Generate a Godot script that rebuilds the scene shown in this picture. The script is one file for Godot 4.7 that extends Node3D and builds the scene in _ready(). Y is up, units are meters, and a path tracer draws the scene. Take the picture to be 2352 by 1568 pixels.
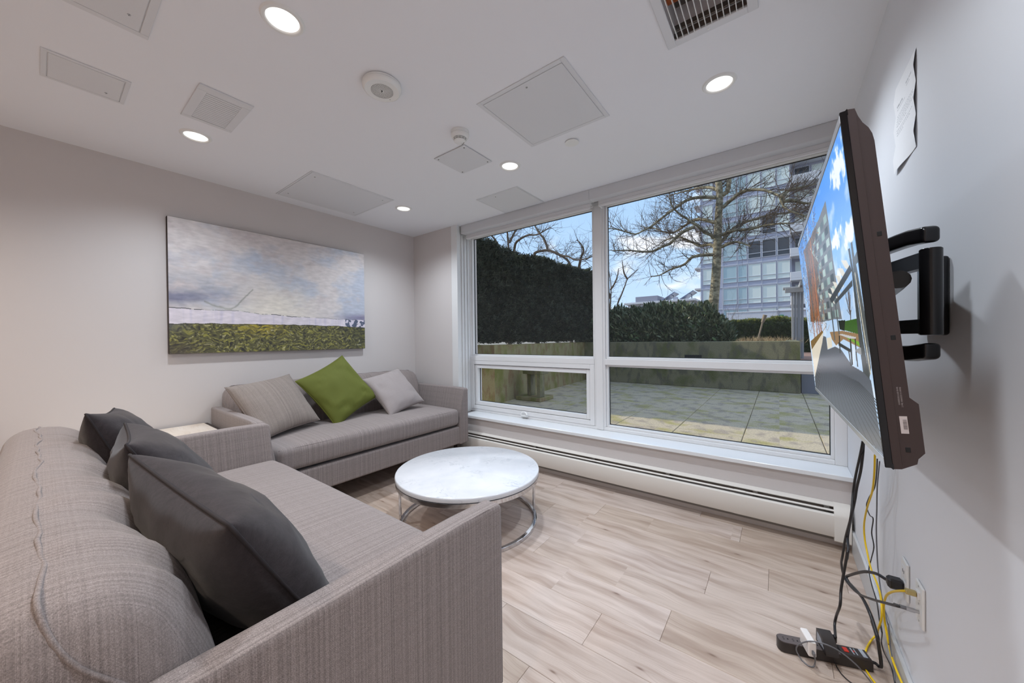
extends Node3D
# A lounge corner with two grey sofas, a round marble table, a wall-mounted television and a wide window onto a patio.

const CEIL := 2.335
const XL := -3.31
const XR := 0.317
const ZB := 1.7
const ZW := -2.565

const SKY_POWER := 1.25
const EXPOSURE := 1.0
const SUN_POWER := 1.0
const LAMP_POWER := 1.65
const SCREEN_POWER := 0.05
const COAX := [Vector3(0.235, 0.787, -1.740), Vector3(0.229, 0.747, -1.737), Vector3(0.222, 0.652, -1.784), Vector3(0.216, 0.586, -1.794), Vector3(0.209, 0.542, -1.763), Vector3(0.203, 0.497, -1.752), Vector3(0.196, 0.402, -1.809), Vector3(0.190, 0.317, -1.836), Vector3(0.190, 0.268, -1.870), Vector3(0.202, 0.201, -1.907), Vector3(0.214, 0.206, -1.836), Vector3(0.226, 0.241, -1.737), Vector3(0.238, 0.314, -1.593), Vector3(0.250, 0.371, -1.488), Vector3(0.262, 0.406, -1.425)]
const COAX_PLUG := [Vector3(0.264, 0.405, -1.427), Vector3(0.303, 0.383, -1.472)]
const CORD_B := [Vector3(0.240, 0.771, -1.769), Vector3(0.234, 0.741, -1.738), Vector3(0.229, 0.680, -1.742), Vector3(0.223, 0.608, -1.776), Vector3(0.218, 0.568, -1.772), Vector3(0.212, 0.509, -1.789), Vector3(0.207, 0.455, -1.807), Vector3(0.201, 0.406, -1.805), Vector3(0.196, 0.390, -1.746), Vector3(0.190, 0.359, -1.730), Vector3(0.190, 0.396, -1.708), Vector3(0.185, 0.336, -1.724), Vector3(0.180, 0.288, -1.731), Vector3(0.175, 0.233, -1.739), Vector3(0.170, 0.195, -1.713), Vector3(0.165, 0.118, -1.769), Vector3(0.160, 0.083, -1.767), Vector3(0.155, 0.083, -1.690), Vector3(0.152, 0.083, -1.700)]
const CORD_STRIP := [Vector3(0.290, 0.367, -1.646), Vector3(0.277, 0.353, -1.672), Vector3(0.265, 0.352, -1.691), Vector3(0.253, 0.335, -1.729), Vector3(0.240, 0.308, -1.775), Vector3(0.228, 0.246, -1.869), Vector3(0.215, 0.177, -1.966), Vector3(0.213, 0.180, -1.941), Vector3(0.218, 0.172, -1.935), Vector3(0.224, 0.216, -1.804), Vector3(0.229, 0.242, -1.712), Vector3(0.234, 0.246, -1.635), Vector3(0.240, 0.225, -1.607), Vector3(0.245, 0.200, -1.581), Vector3(0.247, 0.191, -1.681), Vector3(0.255, 0.158, -1.666), Vector3(0.262, 0.115, -1.680), Vector3(0.274, 0.022, -1.722), Vector3(0.262, 0.020, -1.732), Vector3(0.247, 0.022, -1.728)]
const YELLOW_A := [Vector3(0.262, 0.748, -1.722), Vector3(0.265, 0.678, -1.752), Vector3(0.269, 0.592, -1.816), Vector3(0.272, 0.486, -1.935), Vector3(0.275, 0.390, -2.019), Vector3(0.278, 0.326, -2.035), Vector3(0.282, 0.278, -2.011), Vector3(0.285, 0.241, -1.962), Vector3(0.287, 0.235, -1.861), Vector3(0.284, 0.232, -1.788), Vector3(0.281, 0.209, -1.751), Vector3(0.278, 0.177, -1.740), Vector3(0.275, 0.115, -1.774), Vector3(0.292, 0.030, -1.894), Vector3(0.272, 0.006, -1.875), Vector3(0.251, 0.005, -1.816), Vector3(0.235, 0.004, -1.750), Vector3(0.225, 0.003, -1.700), Vector3(0.233, 0.004, -1.703), Vector3(0.241, 0.004, -1.676), Vector3(0.249, 0.004, -1.655), Vector3(0.258, 0.004, -1.617)]
const YELLOW_B := [Vector3(0.278, 0.422, -1.484), Vector3(0.281, 0.358, -1.593), Vector3(0.283, 0.296, -1.684), Vector3(0.286, 0.240, -1.742), Vector3(0.288, 0.198, -1.765), Vector3(0.291, 0.156, -1.769), Vector3(0.293, 0.128, -1.755), Vector3(0.296, 0.098, -1.741), Vector3(0.297, 0.134, -1.806), Vector3(0.297, 0.104, -1.763), Vector3(0.297, 0.080, -1.715), Vector3(0.297, 0.078, -1.654), Vector3(0.297, 0.087, -1.585), Vector3(0.297, 0.095, -1.516)]
const YELLOW_PLUG := [Vector3(0.278, 0.422, -1.484), Vector3(0.292, 0.432, -1.464), Vector3(0.305, 0.431, -1.462)]
const WAVY := [Vector3(0.275, 0.724, -1.769), Vector3(0.276, 0.670, -1.787), Vector3(0.278, 0.601, -1.835), Vector3(0.279, 0.523, -1.947), Vector3(0.280, 0.469, -2.004), Vector3(0.281, 0.454, -1.949), Vector3(0.283, 0.461, -1.898), Vector3(0.284, 0.392, -1.934), Vector3(0.285, 0.354, -1.902), Vector3(0.287, 0.277, -1.964), Vector3(0.288, 0.204, -2.020), Vector3(0.288, 0.175, -1.973), Vector3(0.288, 0.166, -1.916), Vector3(0.289, 0.152, -1.876), Vector3(0.289, 0.113, -1.839), Vector3(0.290, 0.090, -1.810), Vector3(0.290, 0.111, -1.837), Vector3(0.285, 0.111, -1.774), Vector3(0.297, 0.023, -1.859), Vector3(0.297, 0.015, -1.818), Vector3(0.297, 0.032, -1.748), Vector3(0.297, 0.037, -1.700), Vector3(0.297, 0.021, -1.670), Vector3(0.297, 0.007, -1.627)]
const GREY_CABLE := [Vector3(0.290, 0.701, -1.828), Vector3(0.292, 0.589, -1.882), Vector3(0.294, 0.496, -1.905), Vector3(0.296, 0.416, -1.928), Vector3(0.298, 0.342, -1.935), Vector3(0.300, 0.272, -1.934), Vector3(0.300, 0.251, -1.922), Vector3(0.299, 0.199, -1.872), Vector3(0.299, 0.185, -1.849), Vector3(0.298, 0.165, -1.802), Vector3(0.298, 0.151, -1.763), Vector3(0.297, 0.162, -1.753), Vector3(0.297, 0.119, -1.734), Vector3(0.297, 0.096, -1.726), Vector3(0.297, 0.069, -1.692), Vector3(0.297, 0.033, -1.663)]
const USB := [Vector3(0.093, 0.050, -1.596), Vector3(0.095, 0.020, -1.617), Vector3(0.090, 0.003, -1.613), Vector3(0.077, 0.003, -1.607), Vector3(0.059, 0.003, -1.621), Vector3(0.046, 0.020, -1.627), Vector3(0.044, 0.035, -1.629), Vector3(0.052, 0.060, -1.617), Vector3(0.072, 0.085, -1.609), Vector3(0.090, 0.100, -1.601), Vector3(0.114, 0.105, -1.602), Vector3(0.137, 0.100, -1.609), Vector3(0.161, 0.085, -1.623), Vector3(0.183, 0.070, -1.629), Vector3(0.206, 0.050, -1.635), Vector3(0.226, 0.020, -1.650), Vector3(0.240, 0.004, -1.649), Vector3(0.251, 0.004, -1.617)]
const THIN_DARK := [Vector3(0.142, 0.030, -1.675), Vector3(0.150, 0.012, -1.673), Vector3(0.155, 0.004, -1.659), Vector3(0.164, 0.003, -1.635), Vector3(0.177, 0.003, -1.618), Vector3(0.187, 0.003, -1.611), Vector3(0.202, 0.003, -1.599)]
const LIMBS := [
	[Vector3(-1.20, 4.82, -10.20), Vector3(-1.36, 4.98, -10.36), Vector3(-1.61, 5.10, -10.52), Vector3(-1.91, 5.16, -10.68), Vector3(-2.21, 5.22, -10.84), Vector3(-2.46, 5.27, -11.00)],
	[Vector3(-1.23, 4.64, -10.20), Vector3(-1.45, 4.68, -10.11), Vector3(-1.69, 4.69, -10.02), Vector3(-1.88, 4.63, -9.92), Vector3(-2.01, 4.52, -9.83), Vector3(-2.12, 4.42, -9.74), Vector3(-2.27, 4.30, -9.65), Vector3(-2.46, 4.14, -9.55), Vector3(-2.61, 4.01, -9.46), Vector3(-2.77, 3.92, -9.37), Vector3(-2.94, 3.84, -9.28), Vector3(-3.14, 3.91, -9.18), Vector3(-3.36, 4.00, -9.09), Vector3(-3.62, 4.06, -9.00)],
	[Vector3(-1.29, 3.64, -10.20), Vector3(-1.34, 3.72, -10.12), Vector3(-1.47, 3.79, -10.05), Vector3(-1.59, 3.93, -9.97), Vector3(-1.78, 4.11, -9.90), Vector3(-1.97, 4.27, -9.82), Vector3(-2.10, 4.42, -9.75), Vector3(-2.17, 4.58, -9.67), Vector3(-2.18, 4.83, -9.60)],
	[Vector3(-1.25, 4.02, -10.20), Vector3(-1.59, 4.21, -10.32), Vector3(-1.82, 4.25, -10.45), Vector3(-2.03, 4.19, -10.57), Vector3(-2.24, 4.13, -10.70), Vector3(-2.43, 4.13, -10.82), Vector3(-2.73, 4.27, -10.95), Vector3(-3.01, 4.46, -11.07), Vector3(-3.33, 4.45, -11.20)],
	[Vector3(-1.27, 3.42, -10.20), Vector3(-1.38, 3.52, -10.30), Vector3(-1.62, 3.55, -10.40), Vector3(-1.85, 3.71, -10.50), Vector3(-2.13, 3.90, -10.60), Vector3(-2.38, 3.95, -10.70), Vector3(-2.67, 3.92, -10.80)],
	[Vector3(-1.31, 3.23, -10.20), Vector3(-1.58, 3.24, -10.13), Vector3(-1.78, 3.20, -10.06), Vector3(-1.89, 3.06, -9.99), Vector3(-2.04, 2.98, -9.91), Vector3(-2.24, 2.92, -9.84), Vector3(-2.49, 2.79, -9.77), Vector3(-2.69, 2.78, -9.70)],
	[Vector3(-1.68, 3.93, -9.90), Vector3(-1.89, 3.84, -9.81), Vector3(-2.06, 3.70, -9.72), Vector3(-2.19, 3.54, -9.64), Vector3(-2.34, 3.48, -9.55), Vector3(-2.53, 3.38, -9.46), Vector3(-2.77, 3.38, -9.38), Vector3(-3.16, 3.46, -9.29), Vector3(-3.53, 3.49, -9.20)],
	[Vector3(-1.09, 4.36, -10.20), Vector3(-0.88, 4.50, -10.13), Vector3(-0.65, 4.60, -10.05), Vector3(-0.42, 4.56, -9.98), Vector3(-0.21, 4.46, -9.91), Vector3(-0.05, 4.32, -9.84), Vector3(0.04, 4.21, -9.76), Vector3(0.06, 4.06, -9.69), Vector3(0.15, 3.88, -9.62), Vector3(0.31, 3.73, -9.55), Vector3(0.46, 3.61, -9.47), Vector3(0.59, 3.45, -9.40)],
	[Vector3(-1.19, 3.44, -10.20), Vector3(-1.04, 3.66, -10.33), Vector3(-0.91, 3.85, -10.46), Vector3(-0.69, 4.00, -10.59), Vector3(-0.41, 4.08, -10.71), Vector3(-0.11, 4.16, -10.84), Vector3(0.19, 4.15, -10.97), Vector3(0.44, 4.24, -11.10)],
	[Vector3(-1.12, 3.40, -10.20), Vector3(-0.88, 3.44, -10.07), Vector3(-0.72, 3.38, -9.93), Vector3(-0.50, 3.22, -9.80)],
	[Vector3(-1.10, 3.69, -10.20), Vector3(-0.86, 3.72, -10.06), Vector3(-0.54, 3.65, -9.92), Vector3(-0.29, 3.64, -9.78), Vector3(-0.02, 3.60, -9.64), Vector3(0.27, 3.52, -9.50)],
	[Vector3(0.06, 4.06, -9.70), Vector3(0.23, 4.09, -9.75), Vector3(0.39, 4.01, -9.80), Vector3(0.57, 3.96, -9.85), Vector3(0.75, 3.98, -9.90)],
	[Vector3(0.06, 4.16, -9.70), Vector3(0.16, 4.33, -9.88), Vector3(0.33, 4.41, -10.05), Vector3(0.52, 4.47, -10.22), Vector3(0.68, 4.53, -10.40)],
]
const TRUNK := [Vector3(-1.299, 0.990, -10.200), Vector3(-1.317, 1.804, -10.200), Vector3(-1.253, 2.619, -10.200), Vector3(-1.208, 3.483, -10.200), Vector3(-1.185, 4.129, -10.200), Vector3(-1.153, 4.608, -10.200), Vector3(-1.169, 4.937, -10.200), Vector3(-1.195, 5.214, -10.200), Vector3(-1.222, 5.439, -10.200), Vector3(-1.246, 5.989, -10.200), Vector3(-1.260, 6.645, -10.200)]
const LEADER := [Vector3(-1.133, 4.679, -10.200), Vector3(-0.994, 4.729, -10.200), Vector3(-0.945, 5.036, -10.200), Vector3(-0.907, 5.343, -10.200), Vector3(-0.858, 5.857, -10.200), Vector3(-0.800, 6.363, -10.200)]
const LIMBS_B := [
	[Vector3(-12.19, 5.43, -16.00), Vector3(-12.21, 6.57, -16.00), Vector3(-12.27, 7.41, -16.00), Vector3(-12.30, 8.20, -16.00), Vector3(-12.32, 9.04, -16.00)],
	[Vector3(-12.90, 6.56, -16.00), Vector3(-13.15, 7.06, -15.83), Vector3(-13.44, 7.32, -15.67), Vector3(-13.82, 7.54, -15.50)],
	[Vector3(-12.13, 6.61, -16.00), Vector3(-11.80, 7.30, -16.17), Vector3(-11.62, 7.61, -16.33), Vector3(-11.09, 8.07, -16.50)],
	[Vector3(-10.44, 5.76, -16.00), Vector3(-10.09, 5.79, -15.88), Vector3(-9.47, 5.71, -15.75), Vector3(-8.99, 5.52, -15.62), Vector3(-8.50, 5.26, -15.50), Vector3(-8.09, 5.12, -15.38), Vector3(-7.64, 4.88, -15.25), Vector3(-7.04, 4.83, -15.12), Vector3(-6.57, 4.88, -15.00)],
	[Vector3(-9.50, 5.72, -15.80), Vector3(-9.63, 6.05, -15.92), Vector3(-9.92, 6.52, -16.04), Vector3(-10.26, 6.89, -16.16), Vector3(-10.63, 7.45, -16.28), Vector3(-10.88, 7.99, -16.40)],
	[Vector3(-7.85, 4.63, -16.00), Vector3(-7.68, 5.10, -15.90), Vector3(-7.49, 5.41, -15.80), Vector3(-7.58, 5.71, -15.70), Vector3(-7.75, 5.92, -15.60)],
	[Vector3(-8.31, 4.79, -16.00), Vector3(-8.48, 5.13, -16.00), Vector3(-9.02, 5.48, -16.00), Vector3(-9.46, 5.71, -16.00)],
	[Vector3(-11.77, 6.26, -16.00), Vector3(-11.51, 6.53, -15.85), Vector3(-10.70, 6.70, -15.70), Vector3(-9.94, 6.58, -15.55), Vector3(-9.09, 6.75, -15.40)],
]
const LIMBS_C := [
	[Vector3(-9.49, 2.07, -24.00), Vector3(-9.41, 3.31, -24.00), Vector3(-9.37, 3.92, -24.00), Vector3(-9.33, 4.66, -24.00), Vector3(-9.39, 5.29, -24.00), Vector3(-9.48, 5.92, -24.00)],
	[Vector3(-9.01, 2.67, -24.00), Vector3(-8.91, 3.53, -24.10), Vector3(-8.66, 4.19, -24.20), Vector3(-8.47, 4.74, -24.30), Vector3(-8.31, 5.22, -24.40), Vector3(-7.98, 5.56, -24.50), Vector3(-7.64, 5.84, -24.60)],
	[Vector3(-8.28, 5.20, -24.30), Vector3(-8.46, 5.58, -24.20), Vector3(-8.51, 6.00, -24.10), Vector3(-8.50, 6.40, -24.00)],
	[Vector3(-9.37, 4.54, -24.00), Vector3(-8.98, 4.98, -23.83), Vector3(-8.73, 5.48, -23.67), Vector3(-8.60, 5.86, -23.50)],
	[Vector3(-9.37, 3.92, -24.00), Vector3(-9.50, 4.54, -23.85), Vector3(-9.63, 5.15, -23.70)],
]
const SCREEN := {
	"bld": [Vector2(0.762, 0.118), Vector2(0.767, 0.212), Vector2(0.764, 0.337), Vector2(0.770, 0.431), Vector2(0.773, 0.505), Vector2(0.782, 0.576), Vector2(0.689, 0.569), Vector2(0.422, 0.565), Vector2(0.171, 0.529), Vector2(0.230, 0.254), Vector2(0.459, 0.116), Vector2(0.628, 0.126)],
	"tree": [Vector2(0.695, 0.046), Vector2(0.573, 0.100), Vector2(0.404, 0.093), Vector2(0.489, 0.168), Vector2(0.615, 0.260), Vector2(0.548, 0.288), Vector2(0.570, 0.367), Vector2(0.469, 0.420), Vector2(0.497, 0.497), Vector2(0.427, 0.589), Vector2(0.210, 0.626), Vector2(0.053, 0.613), Vector2(0.162, 0.383), Vector2(0.165, 0.139), Vector2(0.129, 0.016), Vector2(0.379, 0.023)],
	"beamA": [Vector2(0.644, 0.479), Vector2(0.932, 0.417), Vector2(0.942, 0.439), Vector2(0.672, 0.503)],
	"beamB": [Vector2(0.722, 0.498), Vector2(0.936, 0.465), Vector2(0.932, 0.483), Vector2(0.715, 0.514)],
	"post1": [Vector2(0.933, 0.368), Vector2(0.950, 0.371), Vector2(0.955, 0.433), Vector2(0.961, 0.652), Vector2(0.975, 0.766), Vector2(0.928, 0.751), Vector2(0.926, 0.653), Vector2(0.941, 0.442)],
	"post2": [Vector2(0.961, 0.361), Vector2(0.975, 0.360), Vector2(0.978, 0.407), Vector2(1.001, 0.397), Vector2(1.002, 0.429), Vector2(0.983, 0.430), Vector2(1.001, 0.604), Vector2(0.994, 0.730), Vector2(0.972, 0.764), Vector2(0.956, 0.448)],
	"hedge": [Vector2(0.816, 0.585), Vector2(0.933, 0.586), Vector2(0.933, 0.634), Vector2(0.794, 0.617)],
	"hedged": [Vector2(0.730, 0.578), Vector2(0.818, 0.582), Vector2(0.797, 0.620), Vector2(0.737, 0.612)],
	"planterL": [Vector2(0.041, 0.723), Vector2(0.451, 0.614), Vector2(0.396, 0.668), Vector2(0.035, 0.906)],
	"planterM": [Vector2(0.502, 0.646), Vector2(0.594, 0.641), Vector2(0.591, 0.686), Vector2(0.495, 0.700)],
	"soil": [Vector2(0.040, 0.667), Vector2(0.429, 0.608), Vector2(0.449, 0.617), Vector2(0.041, 0.723)],
	"walk": [Vector2(0.439, 0.635), Vector2(0.493, 0.641), Vector2(0.494, 0.702), Vector2(0.637, 0.682), Vector2(0.725, 0.692), Vector2(0.829, 0.742), Vector2(0.928, 0.751), Vector2(0.982, 0.768), Vector2(1.002, 0.970), Vector2(0.780, 0.976), Vector2(0.008, 0.977), Vector2(0.040, 0.898)],
	"rail": [Vector2(0.578, 0.618), Vector2(0.770, 0.619), Vector2(0.946, 0.634), Vector2(0.932, 0.676), Vector2(0.769, 0.650), Vector2(0.655, 0.677), Vector2(0.599, 0.651)],
	"table": [Vector2(0.715, 0.632), Vector2(0.758, 0.630), Vector2(0.905, 0.643), Vector2(0.900, 0.648), Vector2(0.843, 0.648)],
	"tl1": [Vector2(0.713, 0.636), Vector2(0.728, 0.636), Vector2(0.713, 0.692), Vector2(0.698, 0.693)],
	"tl2": [Vector2(0.841, 0.648), Vector2(0.854, 0.648), Vector2(0.842, 0.737), Vector2(0.823, 0.743)],
	"tl3": [Vector2(0.890, 0.648), Vector2(0.900, 0.648), Vector2(0.889, 0.719), Vector2(0.878, 0.721)],
	"bench": [Vector2(0.693, 0.663), Vector2(0.715, 0.665), Vector2(0.845, 0.686), Vector2(0.842, 0.694), Vector2(0.819, 0.695), Vector2(0.695, 0.676)],
	"bl1": [Vector2(0.808, 0.692), Vector2(0.820, 0.691), Vector2(0.823, 0.743), Vector2(0.811, 0.744)],
	"bl2": [Vector2(0.703, 0.676), Vector2(0.714, 0.678), Vector2(0.708, 0.705), Vector2(0.696, 0.706)],
	"bench2": [Vector2(0.882, 0.685), Vector2(0.937, 0.674), Vector2(0.933, 0.699), Vector2(0.889, 0.691)],
	"b2l": [Vector2(0.885, 0.688), Vector2(0.893, 0.688), Vector2(0.891, 0.739), Vector2(0.881, 0.740)],
	"fpost1": [Vector2(0.644, 0.479), Vector2(0.660, 0.488), Vector2(0.655, 0.654), Vector2(0.637, 0.655)],
	"fpost2": [Vector2(0.714, 0.503), Vector2(0.727, 0.507), Vector2(0.729, 0.630), Vector2(0.713, 0.630)],
	"grass": [Vector2(0.809, 0.646), Vector2(0.843, 0.646), Vector2(0.937, 0.659), Vector2(0.933, 0.673), Vector2(0.861, 0.657)],
	"tr": [Vector2(0.880, 0.553), Vector2(0.891, 0.554), Vector2(0.878, 0.586), Vector2(0.871, 0.586)],
	"cl1": [Vector2(0.793, 0.253), Vector2(0.853, 0.260), Vector2(0.902, 0.295), Vector2(0.879, 0.328), Vector2(0.802, 0.326), Vector2(0.775, 0.290)],
	"cl2": [Vector2(0.945, 0.289), Vector2(0.998, 0.301), Vector2(1.002, 0.359), Vector2(0.935, 0.352), Vector2(0.896, 0.329)],
	"cl3": [Vector2(0.964, 0.060), Vector2(1.000, 0.074), Vector2(0.986, 0.140), Vector2(0.925, 0.165), Vector2(0.848, 0.127), Vector2(0.903, 0.070)],
	"cl4": [Vector2(0.779, 0.398), Vector2(0.839, 0.422), Vector2(0.853, 0.474), Vector2(0.785, 0.455)],
}

var M := {}
var taken := {}
var rng := RandomNumberGenerator.new()


# ---------------------------------------------------------------- mesh builder
class MB:
	var v := PackedVector3Array()
	var n := PackedVector3Array()
	var t := PackedVector2Array()
	var c := PackedColorArray()
	var ix := PackedInt32Array()
	var xf := Transform3D.IDENTITY
	var tint := Color(-1, 0, 0)

	func uvof(p: Vector3, nn: Vector3) -> Vector2:
		var a := nn.abs()
		if a.y >= a.x and a.y >= a.z:
			return Vector2(p.x, p.z)
		if a.x >= a.z:
			return Vector2(p.z, -p.y)
		return Vector2(p.x, -p.y)

	func push(p: Vector3, nn: Vector3, uv: Vector2) -> int:
		v.append(p)
		n.append(nn)
		t.append(uv)
		if tint.r >= 0.0:
			c.append(tint)
		return v.size() - 1

	# counter-clockwise seen from outside
	func tri(a: Vector3, b: Vector3, d: Vector3) -> void:
		a = xf * a
		b = xf * b
		d = xf * d
		var nn := (b - a).cross(d - a)
		if nn.length_squared() < 1e-18:
			return
		nn = nn.normalized()
		var k := push(a, nn, uvof(a, nn))
		push(b, nn, uvof(b, nn))
		push(d, nn, uvof(d, nn))
		ix.append_array([k, k + 2, k + 1])

	func quad(a: Vector3, b: Vector3, d: Vector3, e: Vector3) -> void:
		tri(a, b, d)
		tri(a, d, e)

	func quad_uv(a: Vector3, b: Vector3, d: Vector3, e: Vector3, uvs: Array) -> void:
		var pts := [xf * a, xf * b, xf * d, xf * e]
		var nn: Vector3 = (pts[1] - pts[0]).cross(pts[2] - pts[0]).normalized()
		var k := v.size()
		for i in 4:
			push(pts[i], nn, uvs[i])
		ix.append_array([k, k + 2, k + 1, k, k + 3, k + 2])

	# box with chamfered edges
	func box(lo: Vector3, hi: Vector3, r := 0.0) -> void:
		var a := Vector3(minf(lo.x, hi.x), minf(lo.y, hi.y), minf(lo.z, hi.z))
		var b := Vector3(maxf(lo.x, hi.x), maxf(lo.y, hi.y), maxf(lo.z, hi.z))
		r = minf(r, minf(b.x - a.x, minf(b.y - a.y, b.z - a.z)) * 0.45)
		if r <= 0.0:
			quad(Vector3(a.x, a.y, b.z), Vector3(b.x, a.y, b.z), b, Vector3(a.x, b.y, b.z))
			quad(Vector3(b.x, a.y, a.z), a, Vector3(a.x, b.y, a.z), Vector3(b.x, b.y, a.z))
			quad(Vector3(b.x, a.y, b.z), Vector3(b.x, a.y, a.z), Vector3(b.x, b.y, a.z), b)
			quad(a, Vector3(a.x, a.y, b.z), Vector3(a.x, b.y, b.z), Vector3(a.x, b.y, a.z))
			quad(Vector3(a.x, b.y, b.z), b, Vector3(b.x, b.y, a.z), Vector3(a.x, b.y, a.z))
			quad(a, Vector3(b.x, a.y, a.z), Vector3(b.x, a.y, b.z), Vector3(a.x, a.y, b.z))
			return
		var ce := (a + b) * 0.5
		var h := (b - a) * 0.5
		var inn := h - Vector3(r, r, r)
		for ax in 3:
			for s in [-1.0, 1.0]:
				var e1 := (ax + 1) % 3
				var e2 := (ax + 2) % 3
				var p := []
				for q in [[-1.0, -1.0], [1.0, -1.0], [1.0, 1.0], [-1.0, 1.0]]:
					var w := Vector3.ZERO
					w[ax] = s * h[ax]
					w[e1] = q[0] * inn[e1]
					w[e2] = q[1] * inn[e2]
					p.append(ce + w)
				if s > 0:
					quad(p[0], p[1], p[2], p[3])
				else:
					quad(p[3], p[2], p[1], p[0])
			# edges along ax
			var f1 := (ax + 1) % 3
			var f2 := (ax + 2) % 3
			for s1 in [-1.0, 1.0]:
				for s2 in [-1.0, 1.0]:
					var w0 := Vector3.ZERO
					var w1 := Vector3.ZERO
					w0[f1] = s1 * h[f1]
					w0[f2] = s2 * inn[f2]
					w1[f1] = s1 * inn[f1]
					w1[f2] = s2 * h[f2]
					var d := Vector3.ZERO
					d[ax] = inn[ax]
					if s1 * s2 > 0:
						quad(ce + w0 - d, ce + w1 - d, ce + w1 + d, ce + w0 + d)
					else:
						quad(ce + w0 + d, ce + w1 + d, ce + w1 - d, ce + w0 - d)
		for sx in [-1.0, 1.0]:
			for sy in [-1.0, 1.0]:
				for sz in [-1.0, 1.0]:
					var px := ce + Vector3(sx * h.x, sy * inn.y, sz * inn.z)
					var py := ce + Vector3(sx * inn.x, sy * h.y, sz * inn.z)
					var pz := ce + Vector3(sx * inn.x, sy * inn.y, sz * h.z)
					if sx * sy * sz > 0:
						tri(px, py, pz)
					else:
						tri(px, pz, py)

	# smooth grid; rows of equal length; counter-clockwise when u runs right and v runs up
	func grid(rows: Array, close_u := false, close_v := false) -> void:
		var nv := rows.size()
		var nu: int = rows[0].size()
		var base := v.size()
		var acc := PackedVector3Array()
		acc.resize(nv * nu)
		var pos := PackedVector3Array()
		for r in rows:
			for p in r:
				pos.append(xf * p)
		var ends_v := nv if close_v else nv - 1
		var ends_u := nu if close_u else nu - 1
		for j in ends_v:
			for i in ends_u:
				var a := j * nu + i
				var b := j * nu + (i + 1) % nu
				var d := ((j + 1) % nv) * nu + (i + 1) % nu
				var e := ((j + 1) % nv) * nu + i
				var nn := (pos[d] - pos[a]).cross(pos[e] - pos[b])
				acc[a] += nn
				acc[b] += nn
				acc[d] += nn
				acc[e] += nn
				ix.append_array([base + a, base + d, base + b, base + a, base + e, base + d])
		for k in nv * nu:
			var nn := acc[k].normalized()
			push(pos[k], nn, uvof(pos[k], nn))

	func tube(path: Array, radius, sides := 8, caps := true) -> void:
		var k := path.size()
		var rows := []
		var up := Vector3.UP
		var tan0: Vector3 = (path[1] - path[0]).normalized()
		if absf(tan0.dot(up)) > 0.9:
			up = Vector3.RIGHT
		var side := tan0.cross(up).normalized()
		for i in k:
			var tg: Vector3 = (path[mini(i + 1, k - 1)] - path[maxi(i - 1, 0)]).normalized()
			side = (side - tg * side.dot(tg)).normalized()
			var other := tg.cross(side)
			var r: float = radius[i] if radius is Array or radius is PackedFloat32Array else radius
			var ring := PackedVector3Array()
			for s in sides:
				var an := TAU * s / sides
				ring.append(path[i] + (side * cos(an) + other * sin(an)) * r)
			rows.append(ring)
		grid(rows, true, false)
		if caps:
			for e in [0, k - 1]:
				var ring: PackedVector3Array = rows[e]
				for s in sides:
					if e == 0:
						tri(path[0], ring[(s + 1) % sides], ring[s])
					else:
						tri(path[e], ring[s], ring[(s + 1) % sides])

	# profile of Vector2(radius, y), listed so that the outside lies to the right when y rises
	func lathe(profile: Array, segs := 32, at := Vector3.ZERO) -> void:
		var m := profile.size() - 1
		var nrm := []
		for i in m:
			var d: Vector2 = profile[i + 1] - profile[i]
			nrm.append(Vector2(d.y, -d.x).normalized())
		for i in m:
			var n0: Vector2 = nrm[i]
			var n1: Vector2 = nrm[i]
			if i > 0 and n0.dot(nrm[i - 1]) > 0.75:
				n0 = (n0 + nrm[i - 1]).normalized()
			if i < m - 1 and n1.dot(nrm[i + 1]) > 0.75:
				n1 = (n1 + nrm[i + 1]).normalized()
			var base := v.size()
			for s in segs + 1:
				var an := TAU * s / segs
				var dir := Vector3(cos(an), 0, sin(an))
				for w in [[profile[i], n0], [profile[i + 1], n1]]:
					var p: Vector3 = at + dir * w[0].x + Vector3(0, w[0].y, 0)
					var nn: Vector3 = dir * w[1].x + Vector3(0, w[1].y, 0)
					p = xf * p
					nn = (xf.basis * nn).normalized()
					push(p, nn, uvof(p, nn))
			for s in segs:
				var a := base + s * 2
				ix.append_array([a, a + 2, a + 3, a, a + 3, a + 1])

	# polygon in the two axes after «axis» (x: y,z; y: z,x; z: x,y), pulled from a0 to a1
	func extrude(poly: PackedVector2Array, axis: int, a0: float, a1: float, smooth := 0.8) -> void:
		var pl := poly.duplicate()
		if Geometry2D.is_polygon_clockwise(pl):
			pl.reverse()
		var e1 := (axis + 1) % 3
		var e2 := (axis + 2) % 3
		var k := pl.size()
		var at := func(p: Vector2, a: float) -> Vector3:
			var w := Vector3.ZERO
			w[axis] = a
			w[e1] = p.x
			w[e2] = p.y
			return w
		var nrm := []
		for i in k:
			var d: Vector2 = pl[(i + 1) % k] - pl[i]
			nrm.append(Vector2(d.y, -d.x).normalized())
		for i in k:
			var n0: Vector2 = nrm[i]
			var n1: Vector2 = nrm[i]
			var pv: Vector2 = nrm[(i + k - 1) % k]
			var nx: Vector2 = nrm[(i + 1) % k]
			if n0.dot(pv) > smooth:
				n0 = (n0 + pv).normalized()
			if n1.dot(nx) > smooth:
				n1 = (n1 + nx).normalized()
			var pts := [at.call(pl[i], a0), at.call(pl[(i + 1) % k], a0), at.call(pl[(i + 1) % k], a1), at.call(pl[i], a1)]
			var ns := [at.call(n0, 0.0), at.call(n1, 0.0), at.call(n1, 0.0), at.call(n0, 0.0)]
			var b := v.size()
			for q in 4:
				var p: Vector3 = xf * (pts[q] as Vector3)
				var nn: Vector3 = (xf.basis * (ns[q] as Vector3)).normalized()
				push(p, nn, uvof(p, nn))
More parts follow.
